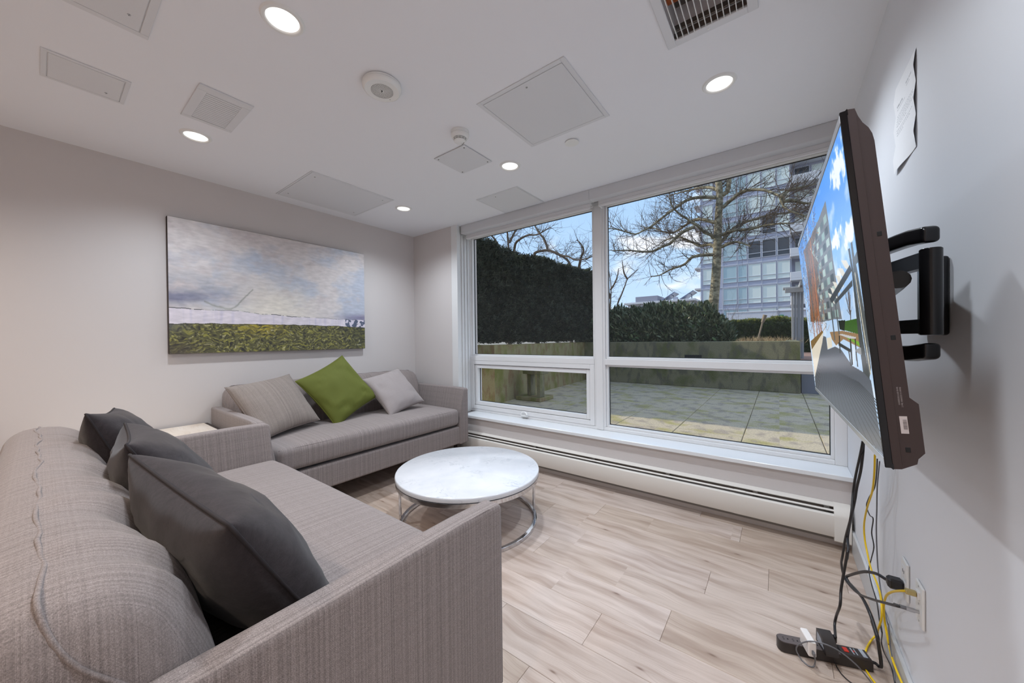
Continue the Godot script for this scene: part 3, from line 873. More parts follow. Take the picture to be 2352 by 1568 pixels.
func make_materials() -> void:
	mat("wall_paint", rgb(210, 204, 202), 0.85)
	mat("white_wall_paint", rgb(231, 232, 236), 0.6)
	mat("ceiling_paint", rgb(238, 239, 243), 0.9)
	mat("panel_paint", rgb(222, 223, 226), 0.6)
	mat("white_plastic", rgb(236, 236, 234), 0.4)
	mat("vinyl_white", rgb(232, 231, 231), 0.35)
	mat("trim_white", rgb(230, 230, 230), 0.4)
	mat("baseboard_grey", rgb(196, 196, 196), 0.4)
	mat("sill_white", rgb(234, 236, 238), 0.25)
	mat("shade_fabric", rgb(226, 226, 228), 0.8)
	mat("shade_fascia", rgb(206, 207, 210), 0.5)
	mat("gasket", rgb(30, 32, 34), 0.6)
	mat("heater_enamel", rgb(226, 221, 214), 0.35)
	mat("heater_dark", rgb(150, 144, 138), 0.7)
	mat("heater_fin", rgb(120, 118, 114), 0.4, 0.6)
	mat("slot_dark", rgb(22, 22, 22), 0.8)
	mat("steel", rgb(190, 190, 192), 0.3, 0.9)
	mat("copper_duct", rgb(176, 92, 44), 0.45, 0.3)
	mat("duct_metal", rgb(150, 146, 142), 0.6)
	mat("chrome", rgb(216, 218, 222), 0.07, 1.0)
	mat("dark_wood", rgb(48, 40, 36), 0.5)
	mat("canvas_edge", rgb(62, 52, 46), 0.8)
	mat("tv_gloss", rgb(14, 13, 16), 0.08)
	mat("tv_shell", rgb(60, 46, 44), 0.5)
	mat("tv_silver", rgb(206, 208, 212), 0.25, 0.4)
	mat("mount_black", rgb(16, 16, 18), 0.22)
	mat("mount_grey", rgb(96, 100, 106), 0.3, 0.6)
	mat("sticker", rgb(206, 196, 194), 0.6)
	mat("print_grey", rgb(120, 112, 112), 0.7)
	mat("print_pale", rgb(178, 168, 166), 0.7)
	mat("cable_black", rgb(34, 31, 32), 0.4)
	mat("cable_grey", rgb(112, 112, 116), 0.45)
	mat("cable_yellow", rgb(236, 196, 18), 0.4)
	mat("strip_black", rgb(50, 44, 42), 0.4)
	mat("strip_top", rgb(92, 82, 80), 0.45)
	mat("switch_red", rgb(206, 52, 34), 0.35)
	mat("label_grey", rgb(160, 164, 172), 0.4)
	mat("charger_white", rgb(236, 230, 226), 0.35)
	mat("brass", rgb(196, 176, 120), 0.3, 0.8)
	mat("green_velvet", rgb(88, 94, 24), 0.8)
	M.green_velvet.rim_enabled = true
	M.green_velvet.rim = 0.5
	M.green_velvet.rim_tint = 0.8
	var m: StandardMaterial3D
	# upholstery
	m = mat("sofa_fabric", Color.WHITE, 0.95)
	var wv := weave(3, rgb(92, 83, 81), rgb(188, 176, 172), 0.75)
	m.albedo_texture = tex(wv)
	m.rim_enabled = true
	m.rim = 0.25
	m.rim_tint = 0.6
	triplanar(m, 0.36)
	m = mat("cushion_grey", Color.WHITE, 0.95)
	m.albedo_texture = tex(weave(9, rgb(96, 86, 80), rgb(186, 174, 166), 0.85))
	triplanar(m, 0.30)
	m = mat("cushion_taupe", Color.WHITE, 0.7)
	m.albedo_texture = tex(weave(10, rgb(134, 124, 122), rgb(168, 158, 156), 0.4))
	m.rim_enabled = true
	m.rim = 0.5
	triplanar(m, 0.16)
	m = mat("cushion_dark", Color.WHITE, 1.0)
	m.albedo_texture = tex(felt(14, rgb(32, 26, 28), rgb(60, 52, 55)))
	m.rim_enabled = true
	m.rim = 0.25
	triplanar(m, 0.22)
	mat("piping_dark", rgb(38, 32, 34), 0.9)
	mat("piping_taupe", rgb(122, 110, 104), 0.9)
	mat("piping_green", rgb(92, 98, 24), 0.8)
	# floor boards
	for i in 5:
		m = mat("oak_%d" % i, Color.WHITE, 0.32)
		var base: Color = [rgb(194, 176, 164), rgb(188, 169, 155), rgb(197, 180, 169), rgb(185, 166, 151), rgb(192, 174, 161)][i]
		m.albedo_texture = tex(oak(100 + i * 17, base, Color(base.r * 0.84, base.g * 0.80, base.b * 0.77), Color(base.r * 1.07, base.g * 1.08, base.b * 1.09)))
		m.uv1_scale = Vector3(1.0 / 1.22, 1.0 / 0.191, 1.0)
	m = mat("marble", Color.WHITE, 0.14)
	m.albedo_texture = tex(marble_image())
	m.uv1_scale = Vector3(1.05, 1.05, 1.05)
	m = mat("table_laminate", Color.WHITE, 0.35)
	m.albedo_texture = tex(oak(300, rgb(226, 214, 200), rgb(206, 190, 172), rgb(238, 230, 220)))
	m.uv1_scale = Vector3(1.0 / 1.2, 1.0 / 0.4, 1.0)
	m = mat("painted_canvas", Color.WHITE, 0.6)
	m.albedo_texture = tex(painting_image())
	m = mat("notice_paper", Color.WHITE, 0.7)
	m.albedo_texture = tex(notice_image())
	m = mat("tv_screen_picture", Color.BLACK, 0.25)
	m.emission_enabled = true
	m.emission = Color.BLACK
	m.emission_texture = tex(screen_image())
	m.emission_energy_multiplier = 0.95
	m = mat("lamp_glow", Color.WHITE, 0.5)
	m.emission_enabled = true
	m.emission = Color(1.0, 0.985, 0.96)
	m.emission_energy_multiplier = 1.6
	m = mat("window_glass", Color(1, 1, 1, 0.02), 0.0)
	m.transparency = BaseMaterial3D.TRANSPARENCY_ALPHA
	m.metallic_specular = 0.06
	# outdoors
	m = mat("mossy_concrete", Color.WHITE, 0.9)
	m.albedo_texture = tex(concrete(40, rgb(156, 148, 112), rgb(124, 126, 66), rgb(136, 112, 84), 0.2, 0.7))
	triplanar(m, 2.2, true)
	m = mat("planter_concrete", Color.WHITE, 0.9)
	m.albedo_texture = tex(concrete(44, rgb(142, 138, 112), rgb(112, 114, 76), rgb(110, 106, 92), 0.0, 0.8))
	triplanar(m, 2.6, true)
	m = mat("slab_grey", Color.WHITE, 0.75)
	m.albedo_texture = tex(concrete(47, rgb(196, 184, 160), rgb(168, 160, 104), rgb(160, 148, 136), -0.05, 1.4))
	triplanar(m, 2.9, true)
	m = mat("bark", Color.WHITE, 0.9)
	m.albedo_texture = tex(bark_image())
	triplanar(m, 0.8)
	mat("twig", rgb(104, 92, 80), 0.9)
	mat("far_twig", rgb(104, 92, 80), 0.9)
	mat("yew_leaf", Color.WHITE, 0.7)
	M.yew_leaf.vertex_color_use_as_albedo = true
	mat("yew_core", rgb(84, 92, 72), 1.0)
	mat("laurel_leaf", Color.WHITE, 0.3)
	M.laurel_leaf.vertex_color_use_as_albedo = true
	for i in 4:
		mat("laurel_%d" % i, [rgb(98, 122, 84), rgb(80, 106, 76), rgb(134, 148, 110), rgb(122, 138, 118)][i], 0.28)
	mat("soil", rgb(92, 78, 62), 1.0)
	mat("dry_grass", Color.WHITE, 1.0)
	M.dry_grass.vertex_color_use_as_albedo = true
	mat("weathered_wood", rgb(150, 138, 122), 0.9)
	mat("pergola_paint", rgb(170, 172, 176), 0.6)
	mat("tower_spandrel", rgb(176, 180, 200), 0.4)
	mat("tower_frame", rgb(198, 202, 212), 0.45)
	mat("tower_slab", rgb(214, 216, 222), 0.8)
	mat("tower_recess", rgb(118, 124, 138), 0.6)
	mat("blind_pane", rgb(226, 236, 232), 0.12)
	mat("clear_pane", rgb(176, 200, 208), 0.08)
	mat("dark_pane", rgb(64, 70, 80), 0.08)
	mat("far_wall", rgb(214, 216, 224), 0.8)
	mat("far_dark", rgb(140, 142, 156), 0.7)
	mat("solar_panel", rgb(96, 106, 134), 0.2)
	mat("exit_green", rgb(8, 128, 92), 0.5)
	mat("brick_red", rgb(150, 118, 104), 0.9)
	mat("stucco", rgb(176, 174, 170), 0.9)


# ---------------------------------------------------------------- the room
func _ready() -> void:
	rng.seed = 4242
	# camera
	var cam := Camera3D.new()
	cam.name = "camera"
	add_child(cam)
	cam.position = Vector3(0, 1.16, 0)
	cam.basis = Basis.from_euler(Vector3(deg_to_rad(-0.328), deg_to_rad(36.922), deg_to_rad(-0.691)), EULER_ORDER_YXZ)
	cam.fov = rad_to_deg(2.0 * atan(784.0 / 815.45))
	cam.near = 0.02
	cam.far = 500.0
	cam.current = true
	# sky
	var env := Environment.new()
	env.background_mode = Environment.BG_SKY
	var sky := Sky.new()
	var sm := PanoramaSkyMaterial.new()
	sm.panorama = tex(sky_image())
	sm.energy_multiplier = SKY_POWER
	sky.sky_material = sm
	env.sky = sky
	env.tonemap_mode = Environment.TONE_MAPPER_LINEAR
	env.tonemap_exposure = EXPOSURE
	env.sdfgi_enabled = true
	env.ssao_enabled = true
	env.ssil_enabled = true
	var we := WorldEnvironment.new()
	we.name = "world"
	we.environment = env
	add_child(we)
	# low sun from the left, passing along the front of the house
	var sun := DirectionalLight3D.new()
	sun.name = "sun"
	add_child(sun)
	sun.look_at_from_position(Vector3.ZERO, -Vector3(-0.85, 0.49, 0.12))
	sun.light_color = Color(1.0, 0.95, 0.86)
	sun.light_energy = SUN_POWER
	sun.light_angular_distance = 0.6
	sun.shadow_enabled = true

	make_materials()
	build_shell()
	build_window()
	build_heater()
	build_ceiling_fittings()
	build_sofas()
	build_tables()
	build_wall_things()
	build_television()
	build_cables()
	build_outdoors()


func build_shell() -> void:
	# floor: a screed with boards laid on it
	var b := MB.new()
	b.box(Vector3(XL - 0.15, -0.25, -2.95), Vector3(XR + 0.15, -0.0095, ZB + 0.15))
	var fl := setting("floor", b, M.dark_wood, "pale oak laminate floor of long boards")
	var known := {-1: -0.415, 0: -0.184, 1: -0.975, 2: -0.046, 3: -0.276, 4: 0.143, 5: -0.372, 6: -0.604, 7: -0.963}
	var r := RandomNumberGenerator.new()
	r.seed = 9
	var z0 := -2.5555
	var pick := 0
	for row in range(-2, 23):
		var za := z0 + row * 0.1905
		var zb := minf(za + 0.1905, ZB)
		za = maxf(za, -2.72)
		if zb - za < 0.02:
			continue
		var j: float = known[row] if known.has(row) else r.randf_range(-1.2, 0.0)
		var cuts := [XL]
		var x := j - 1.22 * 4
		while x < XR - 0.06:
			if x > XL + 0.06:
				cuts.append(x)
			x += 1.22
		cuts.append(XR)
		for i in cuts.size() - 1:
			var p := MB.new()
			var cx: float = (cuts[i] + cuts[i + 1]) * 0.5
			var hx: float = (cuts[i + 1] - cuts[i]) * 0.5 - 0.0004
			var hz := (zb - za) * 0.5 - 0.0004
			p.box(Vector3(-hx, -0.009, -hz), Vector3(hx, 0.0, hz), 0.0011)
			# the grain starts at the end of each board
			var off := r.randf()
			for k in p.t.size():
				p.t[k] = Vector2(p.v[k].x + hx + off, p.v[k].z + 0.0955)
			pick = (pick + r.randi_range(1, 4)) % 5
			var o := part("floor_board", p, M["oak_%d" % pick], fl)
			o.position = Vector3(cx, 0, (za + zb) * 0.5)
	# walls
	b = MB.new()
	b.box(Vector3(XL - 0.15, 0, -2.95), Vector3(XL, CEIL, ZB + 0.15))
	setting("wall_left", b, M.wall_paint, "warm off-white side wall behind the painting")
	b = MB.new()
	b.box(Vector3(XR, 0, -2.95), Vector3(XR + 0.15, CEIL, ZB + 0.15))
	setting("wall_right", b, M.white_wall_paint, "white side wall behind the television")
	b = MB.new()
	b.box(Vector3(XL, 0, ZB), Vector3(XR, CEIL, ZB + 0.15))
	setting("wall_back", b, M.wall_paint, "off-white rear wall facing the window")
	b = MB.new()
	b.box(Vector3(XL, 0, -2.95), Vector3(-2.70, CEIL, ZW))
	b.box(Vector3(-2.70, 0, -2.95), Vector3(XR, 0.368, -2.64))
	b.box(Vector3(-2.70, 2.30, -2.95), Vector3(XR, CEIL, -2.83))
	setting("wall_window", b, M.wall_paint, "off-white wall around the wide window")
	b = MB.new()
	b.extrude(PackedVector2Array([Vector2(ZW - 0.001, -2.616), Vector2(-2.83, -2.686), Vector2(-2.83, -2.70), Vector2(ZW - 0.001, -2.70)]), 1, 0.395, CEIL)
	b.extrude(PackedVector2Array([Vector2(ZW - 0.001, -2.616), Vector2(-2.64, -2.637), Vector2(-2.64, -2.70), Vector2(ZW - 0.001, -2.70)]), 1, 0.0, 0.395)
	setting("trim_1", b, M.trim_white, "white splayed jamb at the end of the window")
	b = MB.new()
	for q in [[0.30, 0.36], [0.52, 0.60], [0.76, 0.80]]:
		var a0 := Vector2(ZW, -2.616).lerp(Vector2(-2.83, -2.686), q[0])
		var a1 := Vector2(ZW, -2.616).lerp(Vector2(-2.83, -2.686), q[1])
		var o := Vector2(0.004, 0.012)
		b.extrude(PackedVector2Array([a0, a1, a1 + o, a0 + o]), 1, 0.396, 2.25)
	setting("trim_2", b, M.vinyl_white, "ribbed white blind track on the window jamb")
	# ceiling with the mouth of the air return cut out
	b = MB.new()
	var gx0 := -0.322
	var gx1 := -0.080
	var gz0 := -1.520
	var gz1 := -1.02
	b.box(Vector3(XL - 0.15, CEIL, -2.95), Vector3(gx0, CEIL + 0.12, ZB + 0.15))
	b.box(Vector3(gx1, CEIL, -2.95), Vector3(XR + 0.15, CEIL + 0.12, ZB + 0.15))
	b.box(Vector3(gx0, CEIL, -2.95), Vector3(gx1, CEIL + 0.12, gz0))
	b.box(Vector3(gx0, CEIL, gz1), Vector3(gx1, CEIL + 0.12, ZB + 0.15))
	setting("ceiling", b, M.ceiling_paint, "flat white ceiling with fittings")
	# baseboards
	b = MB.new()
	b.box(Vector3(XR - 0.012, 0, -2.60), Vector3(XR, 0.118, ZB), 0.003)
	setting("baseboard_right", b, M.baseboard_grey, "pale grey baseboard under the television wall")
	b = MB.new()
	b.box(Vector3(XL, 0, ZW), Vector3(XL + 0.012, 0.118, ZB), 0.003)
	setting("baseboard_left", b, M.baseboard_grey, "pale grey baseboard behind the sofa")
	# the storey above
	b = MB.new()
	b.box(Vector3(-9.0, CEIL + 0.5, -2.95), Vector3(9.0, 6.2, 9.0))
	b.box(Vector3(-9.0, -0.3, -2.95), Vector3(XL - 0.16, CEIL + 0.5, 9.0))
	b.box(Vector3(XR + 0.16, -0.3, -2.95), Vector3(9.0, CEIL + 0.5, 9.0))
	b.box(Vector3(XL - 0.16, CEIL + 0.5, ZB + 0.2), Vector3(XR + 0.16, -0.3, 9.0))
	setting("wall_outside", b, M.stucco, "pale upper storeys and outer walls of the house")


func pane_frame(b: MB, x0: float, x1: float, y0: float, y1: float, w: float, za: float, zb: float, r := 0.002) -> void:
	b.box(Vector3(x0, y0, za), Vector3(x0 + w, y1, zb), r)
	b.box(Vector3(x1 - w, y0, za), Vector3(x1, y1, zb), r)
	b.box(Vector3(x0 + w, y0, za), Vector3(x1 - w, y0 + w, zb), r)
	b.box(Vector3(x0 + w, y1 - w, za), Vector3(x1 - w, y1, zb), r)


func build_window() -> void:
	var root := Node3D.new()
	root.name = "window_1"
	add_child(root)
	tag(root, "wide white vinyl window of four panes over the heater", "", "", "structure")
	var zi := -2.815
	var zo := -2.905
	var b := MB.new()
	b.box(Vector3(-2.735, 0.395, zo), Vector3(-2.672, 2.30, zi), 0.003)
	b.box(Vector3(0.262, 0.395, zo), Vector3(XR, 2.30, zi), 0.003)
	b.box(Vector3(-2.672, 0.395, zo), Vector3(0.262, 0.422, zi), 0.003)
	b.box(Vector3(-2.672, 2.27, zo), Vector3(0.262, 2.30, zi), 0.003)
	part("window_frame", b, M.vinyl_white, root)
	b = MB.new()
	b.box(Vector3(-1.248, 0.422, zo), Vector3(-1.152, 2.27, zi), 0.003)
	b.box(Vector3(-1.232, 0.397, zi - 0.01), Vector3(-1.170, 2.27, zi + 0.010), 0.003)
	part("mullion", b, M.vinyl_white, root)
	b = MB.new()
	b.box(Vector3(-2.672, 0.940, zo), Vector3(-1.248, 0.990, zi + 0.006), 0.003)
	b.box(Vector3(-1.152, 0.940, zo), Vector3(0.262, 0.990, zi + 0.006), 0.003)
	part("transom", b, M.vinyl_white, root)
	# glazing beads, gaskets and panes
	for q in [[-2.672, -1.248, 0.990, 2.27], [-1.152, 0.262, 0.990, 2.27], [-1.152, 0.262, 0.422, 0.940]]:
		b = MB.new()
		pane_frame(b, q[0], q[1], q[2], q[3], 0.016, -2.868, -2.832)
		part("glazing_bead", b, M.vinyl_white, root)
		b = MB.new()
		pane_frame(b, q[0] + 0.014, q[1] - 0.014, q[2] + 0.014, q[3] - 0.014, 0.006, -2.874, -2.864, 0.0)
		part("gasket", b, M.gasket, root)
		b = MB.new()
		b.quad(Vector3(q[0] + 0.015, q[2] + 0.015, -2.870), Vector3(q[1] - 0.015, q[2] + 0.015, -2.870), Vector3(q[1] - 0.015, q[3] - 0.015, -2.870), Vector3(q[0] + 0.015, q[3] - 0.015, -2.870))
		part("glass_pane", b, M.window_glass, root)
	# the opening sash under the left pane
	b = MB.new()
	pane_frame(b, -2.672, -1.248, 0.422, 0.940, 0.040, zo, zi + 0.004)
	part("sash_rebate", b, M.vinyl_white, root)
	b = MB.new()
	pane_frame(b, -2.626, -1.290, 0.466, 0.895, 0.036, -2.893, -2.823)
	var sash := part("awning_sash", b, M.vinyl_white, root)
	b = MB.new()
	pane_frame(b, -2.592, -1.324, 0.500, 0.861, 0.006, -2.874, -2.864, 0.0)
	part("gasket", b, M.gasket, sash)
	b = MB.new()
	b.quad(Vector3(-2.590, 0.502, -2.870), Vector3(-1.326, 0.502, -2.870), Vector3(-1.326, 0.859, -2.870), Vector3(-2.590, 0.859, -2.870))
	part("glass_pane", b, M.window_glass, sash)
	b = MB.new()
	b.box(Vector3(-2.004, 0.412, -2.815), Vector3(-1.922, 0.440, -2.785), 0.008)
	var crank := part("crank_handle", b, M.white_plastic, root)
	b = MB.new()
	b.tube(curve([Vector3(-1.990, 0.445, -2.79), Vector3(-1.965, 0.462, -2.785), Vector3(-1.935, 0.456, -2.78), Vector3(-1.915, 0.438, -2.775)]), 0.009, 10)
	part("crank_arm", b, M.white_plastic, crank)
	# sill
	b = MB.new()
	b.box(Vector3(-2.625, 0.368, -2.83), Vector3(XR - 0.0005, 0.395, -2.615), 0.003)
	setting("trim_3", b, M.sill_white, "white window sill above the heater")
	# roller blinds, wound up under the ceiling
	for q in [[-2.611, -1.192, -2.60, -1.212, "white roller blind over the pane beside the sofa corner"], [-1.190, 0.314, -1.135, 0.300, "white roller blind over the wide pane beside the television"]]:
		var t := thing("roller_blind", q[4], "blind", Vector3((q[0] + q[1]) * 0.5, 2.2, -2.67))
		b = world_mb(t)
		b.extrude(PackedVector2Array([Vector2(2.3335, -2.62), Vector2(2.258, -2.62), Vector2(2.254, -2.624), Vector2(2.254, -2.690), Vector2(2.258, -2.690), Vector2(2.258, -2.628), Vector2(2.3335, -2.628)]), 0, q[0], q[1], 0.6)
		part("fascia", b, M.shade_fascia, t)
		b = world_mb(t)
		var roll := PackedVector2Array()
		for k in 20:
			roll.append(Vector2(2.285 + 0.036 * cos(TAU * k / 20.0), -2.725 + 0.036 * sin(TAU * k / 20.0)))
		b.extrude(roll, 0, q[2], q[3])
		b.box(Vector3(q[2], 2.226, -2.692), Vector3(q[3], 2.285, -2.690))
		part("shade_roll", b, M.shade_fabric, t)
		b = world_mb(t)
		b.box(Vector3(q[2], 2.206, -2.698), Vector3(q[3], 2.229, -2.684), 0.005)
		part("hem_bar", b, M.shade_fabric, t)
		b = world_mb(t)
		b.box(Vector3(q[2] - 0.009, 2.215, -2.76), Vector3(q[2] - 0.003, 2.325, -2.690), 0.001)
		part("end_bracket", b, M.white_plastic, t)


func build_heater() -> void:
	var t := thing("baseboard_heater", "long cream baseboard heater under the window sill", "heater", Vector3(-1.12, 0, -2.61))
	var x0 := -2.58
	var x1 := 0.305
	var b := world_mb(t)
	b.box(Vector3(x0, 0.03, -2.639), Vector3(x1, 0.224, -2.634))
	part("back_plate", b, M.heater_dark, t)
	var top := [Vector2(0.236, -2.639), Vector2(0.236, -2.630), Vector2(0.226, -2.604), Vector2(0.222, -2.603), Vector2(0.223, -2.612), Vector2(0.231, -2.639)]
	var lip := [Vector2(0.2115, -2.592), Vector2(0.2055, -2.582), Vector2(0.2035, -2.583), Vector2(0.2095, -2.594)]
	var front := [Vector2(0.191, -2.586), Vector2(0.190, -2.579), Vector2(0.184, -2.572), Vector2(0.174, -2.570), Vector2(0.074, -2.570), Vector2(0.068, -2.574), Vector2(0.068, -2.590), Vector2(0.070, -2.590), Vector2(0.072, -2.577), Vector2(0.176, -2.574), Vector2(0.186, -2.580)]
	b = world_mb(t)
	b.extrude(PackedVector2Array(top), 0, x0, x1)
	part("top_cover", b, M.heater_enamel, t)
	b = world_mb(t)
	b.extrude(PackedVector2Array(lip), 0, x0, 0.235)
	part("damper", b, M.heater_enamel, t)
	for q in [[x0, -0.2265], [-0.1705, 0.235]]:
		b = world_mb(t)
		b.extrude(PackedVector2Array(front), 0, q[0], q[1])
		part("front_cover", b, M.heater_enamel, t)
	b = world_mb(t)
	var cover := []
	for p in front:
		cover.append(p + Vector2(0.0, 0.0015))
	b.extrude(PackedVector2Array(cover), 0, -0.228, -0.169)
	b.extrude(PackedVector2Array([Vector2(0.2135, -2.590), Vector2(0.207, -2.579), Vector2(0.2035, -2.582), Vector2(0.2095, -2.594)]), 0, -0.228, -0.169)
	part("joint_strip", b, M.heater_enamel, t)
	b = world_mb(t)
	b.extrude(PackedVector2Array([Vector2(0.238, -2.639), Vector2(0.238, -2.628), Vector2(0.226, -2.600), Vector2(0.196, -2.573), Vector2(0.180, -2.568), Vector2(0.052, -2.568), Vector2(0.046, -2.574), Vector2(0.046, -2.639)]), 0, 0.234, 0.303)
	part("end_cap", b, M.heater_enamel, t)
	b = world_mb(t)
	b.tube([Vector3(x0, 0.12, -2.605), Vector3(0.234, 0.12, -2.605)], 0.011, 10)
	part("pipe", b, M.copper_duct, t)
	b = world_mb(t)
	var x := x0 + 0.01
	while x < 0.23:
		b.box(Vector3(x, 0.085, -2.630), Vector3(x + 0.001, 0.155, -2.582))
		x += 0.012
	var fins := part("fin", b, M.heater_fin, t)
	fins.set_meta("kind", "stuff")
	for bx in [-1.72, -1.17, -0.62, -0.12, 0.205]:
		b = world_mb(t)
		b.box(Vector3(bx - 0.012, 0.19, -2.625), Vector3(bx + 0.012, 0.222, -2.600))
		part("damper_bracket", b, M.heater_fin, t)


func downlight(x: float, z: float, label: String, hue := Color(0.92, 0.96, 1.0)) -> void:
	var t := thing("ceiling_light", label, "ceiling light", Vector3(x, CEIL, z), Basis.IDENTITY, "recessed ceiling downlights")
	var b := MB.new()
	b.lathe([Vector2(0.052, -0.0015), Vector2(0.0545, -0.0065), Vector2(0.058, -0.0085), Vector2(0.066, -0.007), Vector2(0.071, -0.0005)], 40)
	part("trim_ring", b, M.white_plastic, t)
	b = MB.new()
	b.lathe([Vector2(0.0535, -0.0022), Vector2(0.03, -0.003), Vector2(0.0001, -0.0032)], 40)
	part("diffuser", flip(b), M.lamp_glow, t)
	var l := SpotLight3D.new()
	l.name = "lamp"
	t.add_child(l)
	l.position = Vector3(0, -0.012, 0)
	l.rotation_degrees.x = -90
	l.light_energy = LAMP_POWER
	l.light_color = hue
	l.light_size = 0.05
	l.spot_angle = 73.0
	l.spot_angle_attenuation = 1.0
	l.spot_range = 12.0
	l.spot_attenuation = 2.0
	l.shadow_enabled = true


func flip(b: MB) -> MB:
	for i in range(0, b.ix.size(), 3):
		var k := b.ix[i + 1]
		b.ix[i + 1] = b.ix[i + 2]
		b.ix[i + 2] = k
	for i in b.n.size():
		b.n[i] = -b.n[i]
	return b


func ceiling_panel(called: String, label: String, x0: float, x1: float, z0: float, z1: float, rim: float, gap: float, screws: Array) -> void:
	var t := thing(called, label, "access panel", Vector3((x0 + x1) * 0.5, CEIL, (z0 + z1) * 0.5))
	var b := world_mb(t)
	var y0 := CEIL - 0.004
	var y1 := CEIL - 0.0002
	if rim > 0.0:
		b.box(Vector3(x0, y0, z0), Vector3(x0 + rim, y1, z1), 0.0012)
		b.box(Vector3(x1 - rim, y0, z0), Vector3(x1, y1, z1), 0.0012)
		b.box(Vector3(x0 + rim, y0, z0), Vector3(x1 - rim, y1, z0 + rim), 0.0012)
		b.box(Vector3(x0 + rim, y0, z1 - rim), Vector3(x1 - rim, y1, z1), 0.0012)
		part("frame", b, M.panel_paint, t)
		b = world_mb(t)
		b.box(Vector3(x0 + rim, CEIL - 0.0008, z0 + rim), Vector3(x1 - rim, CEIL - 0.0002, z1 - rim))
		part("gap", b, M.panel_paint, t)
	b = world_mb(t)
	b.box(Vector3(x0 + rim + gap, y0, z0 + rim + gap), Vector3(x1 - rim - gap, CEIL - 0.0009 if rim > 0.0 else y1, z1 - rim - gap), 0.0008)
	var door := part("door", b, M.panel_paint, t)
	for s in screws:
		b = world_mb(t)
		b.lathe([Vector2(0.0052, -0.0002), Vector2(0.0048, -0.0018), Vector2(0.0001, -0.002)], 12, Vector3(s.x, y0, s.y))
		part("screw", flip(b), M.steel, door)
		b = world_mb(t)
		b.box(Vector3(s.x - 0.004, y0 - 0.0024, s.y - 0.0006), Vector3(s.x + 0.004, y0 - 0.0019, s.y + 0.0006))
		part("screw_slot", b, M.slot_dark, door)


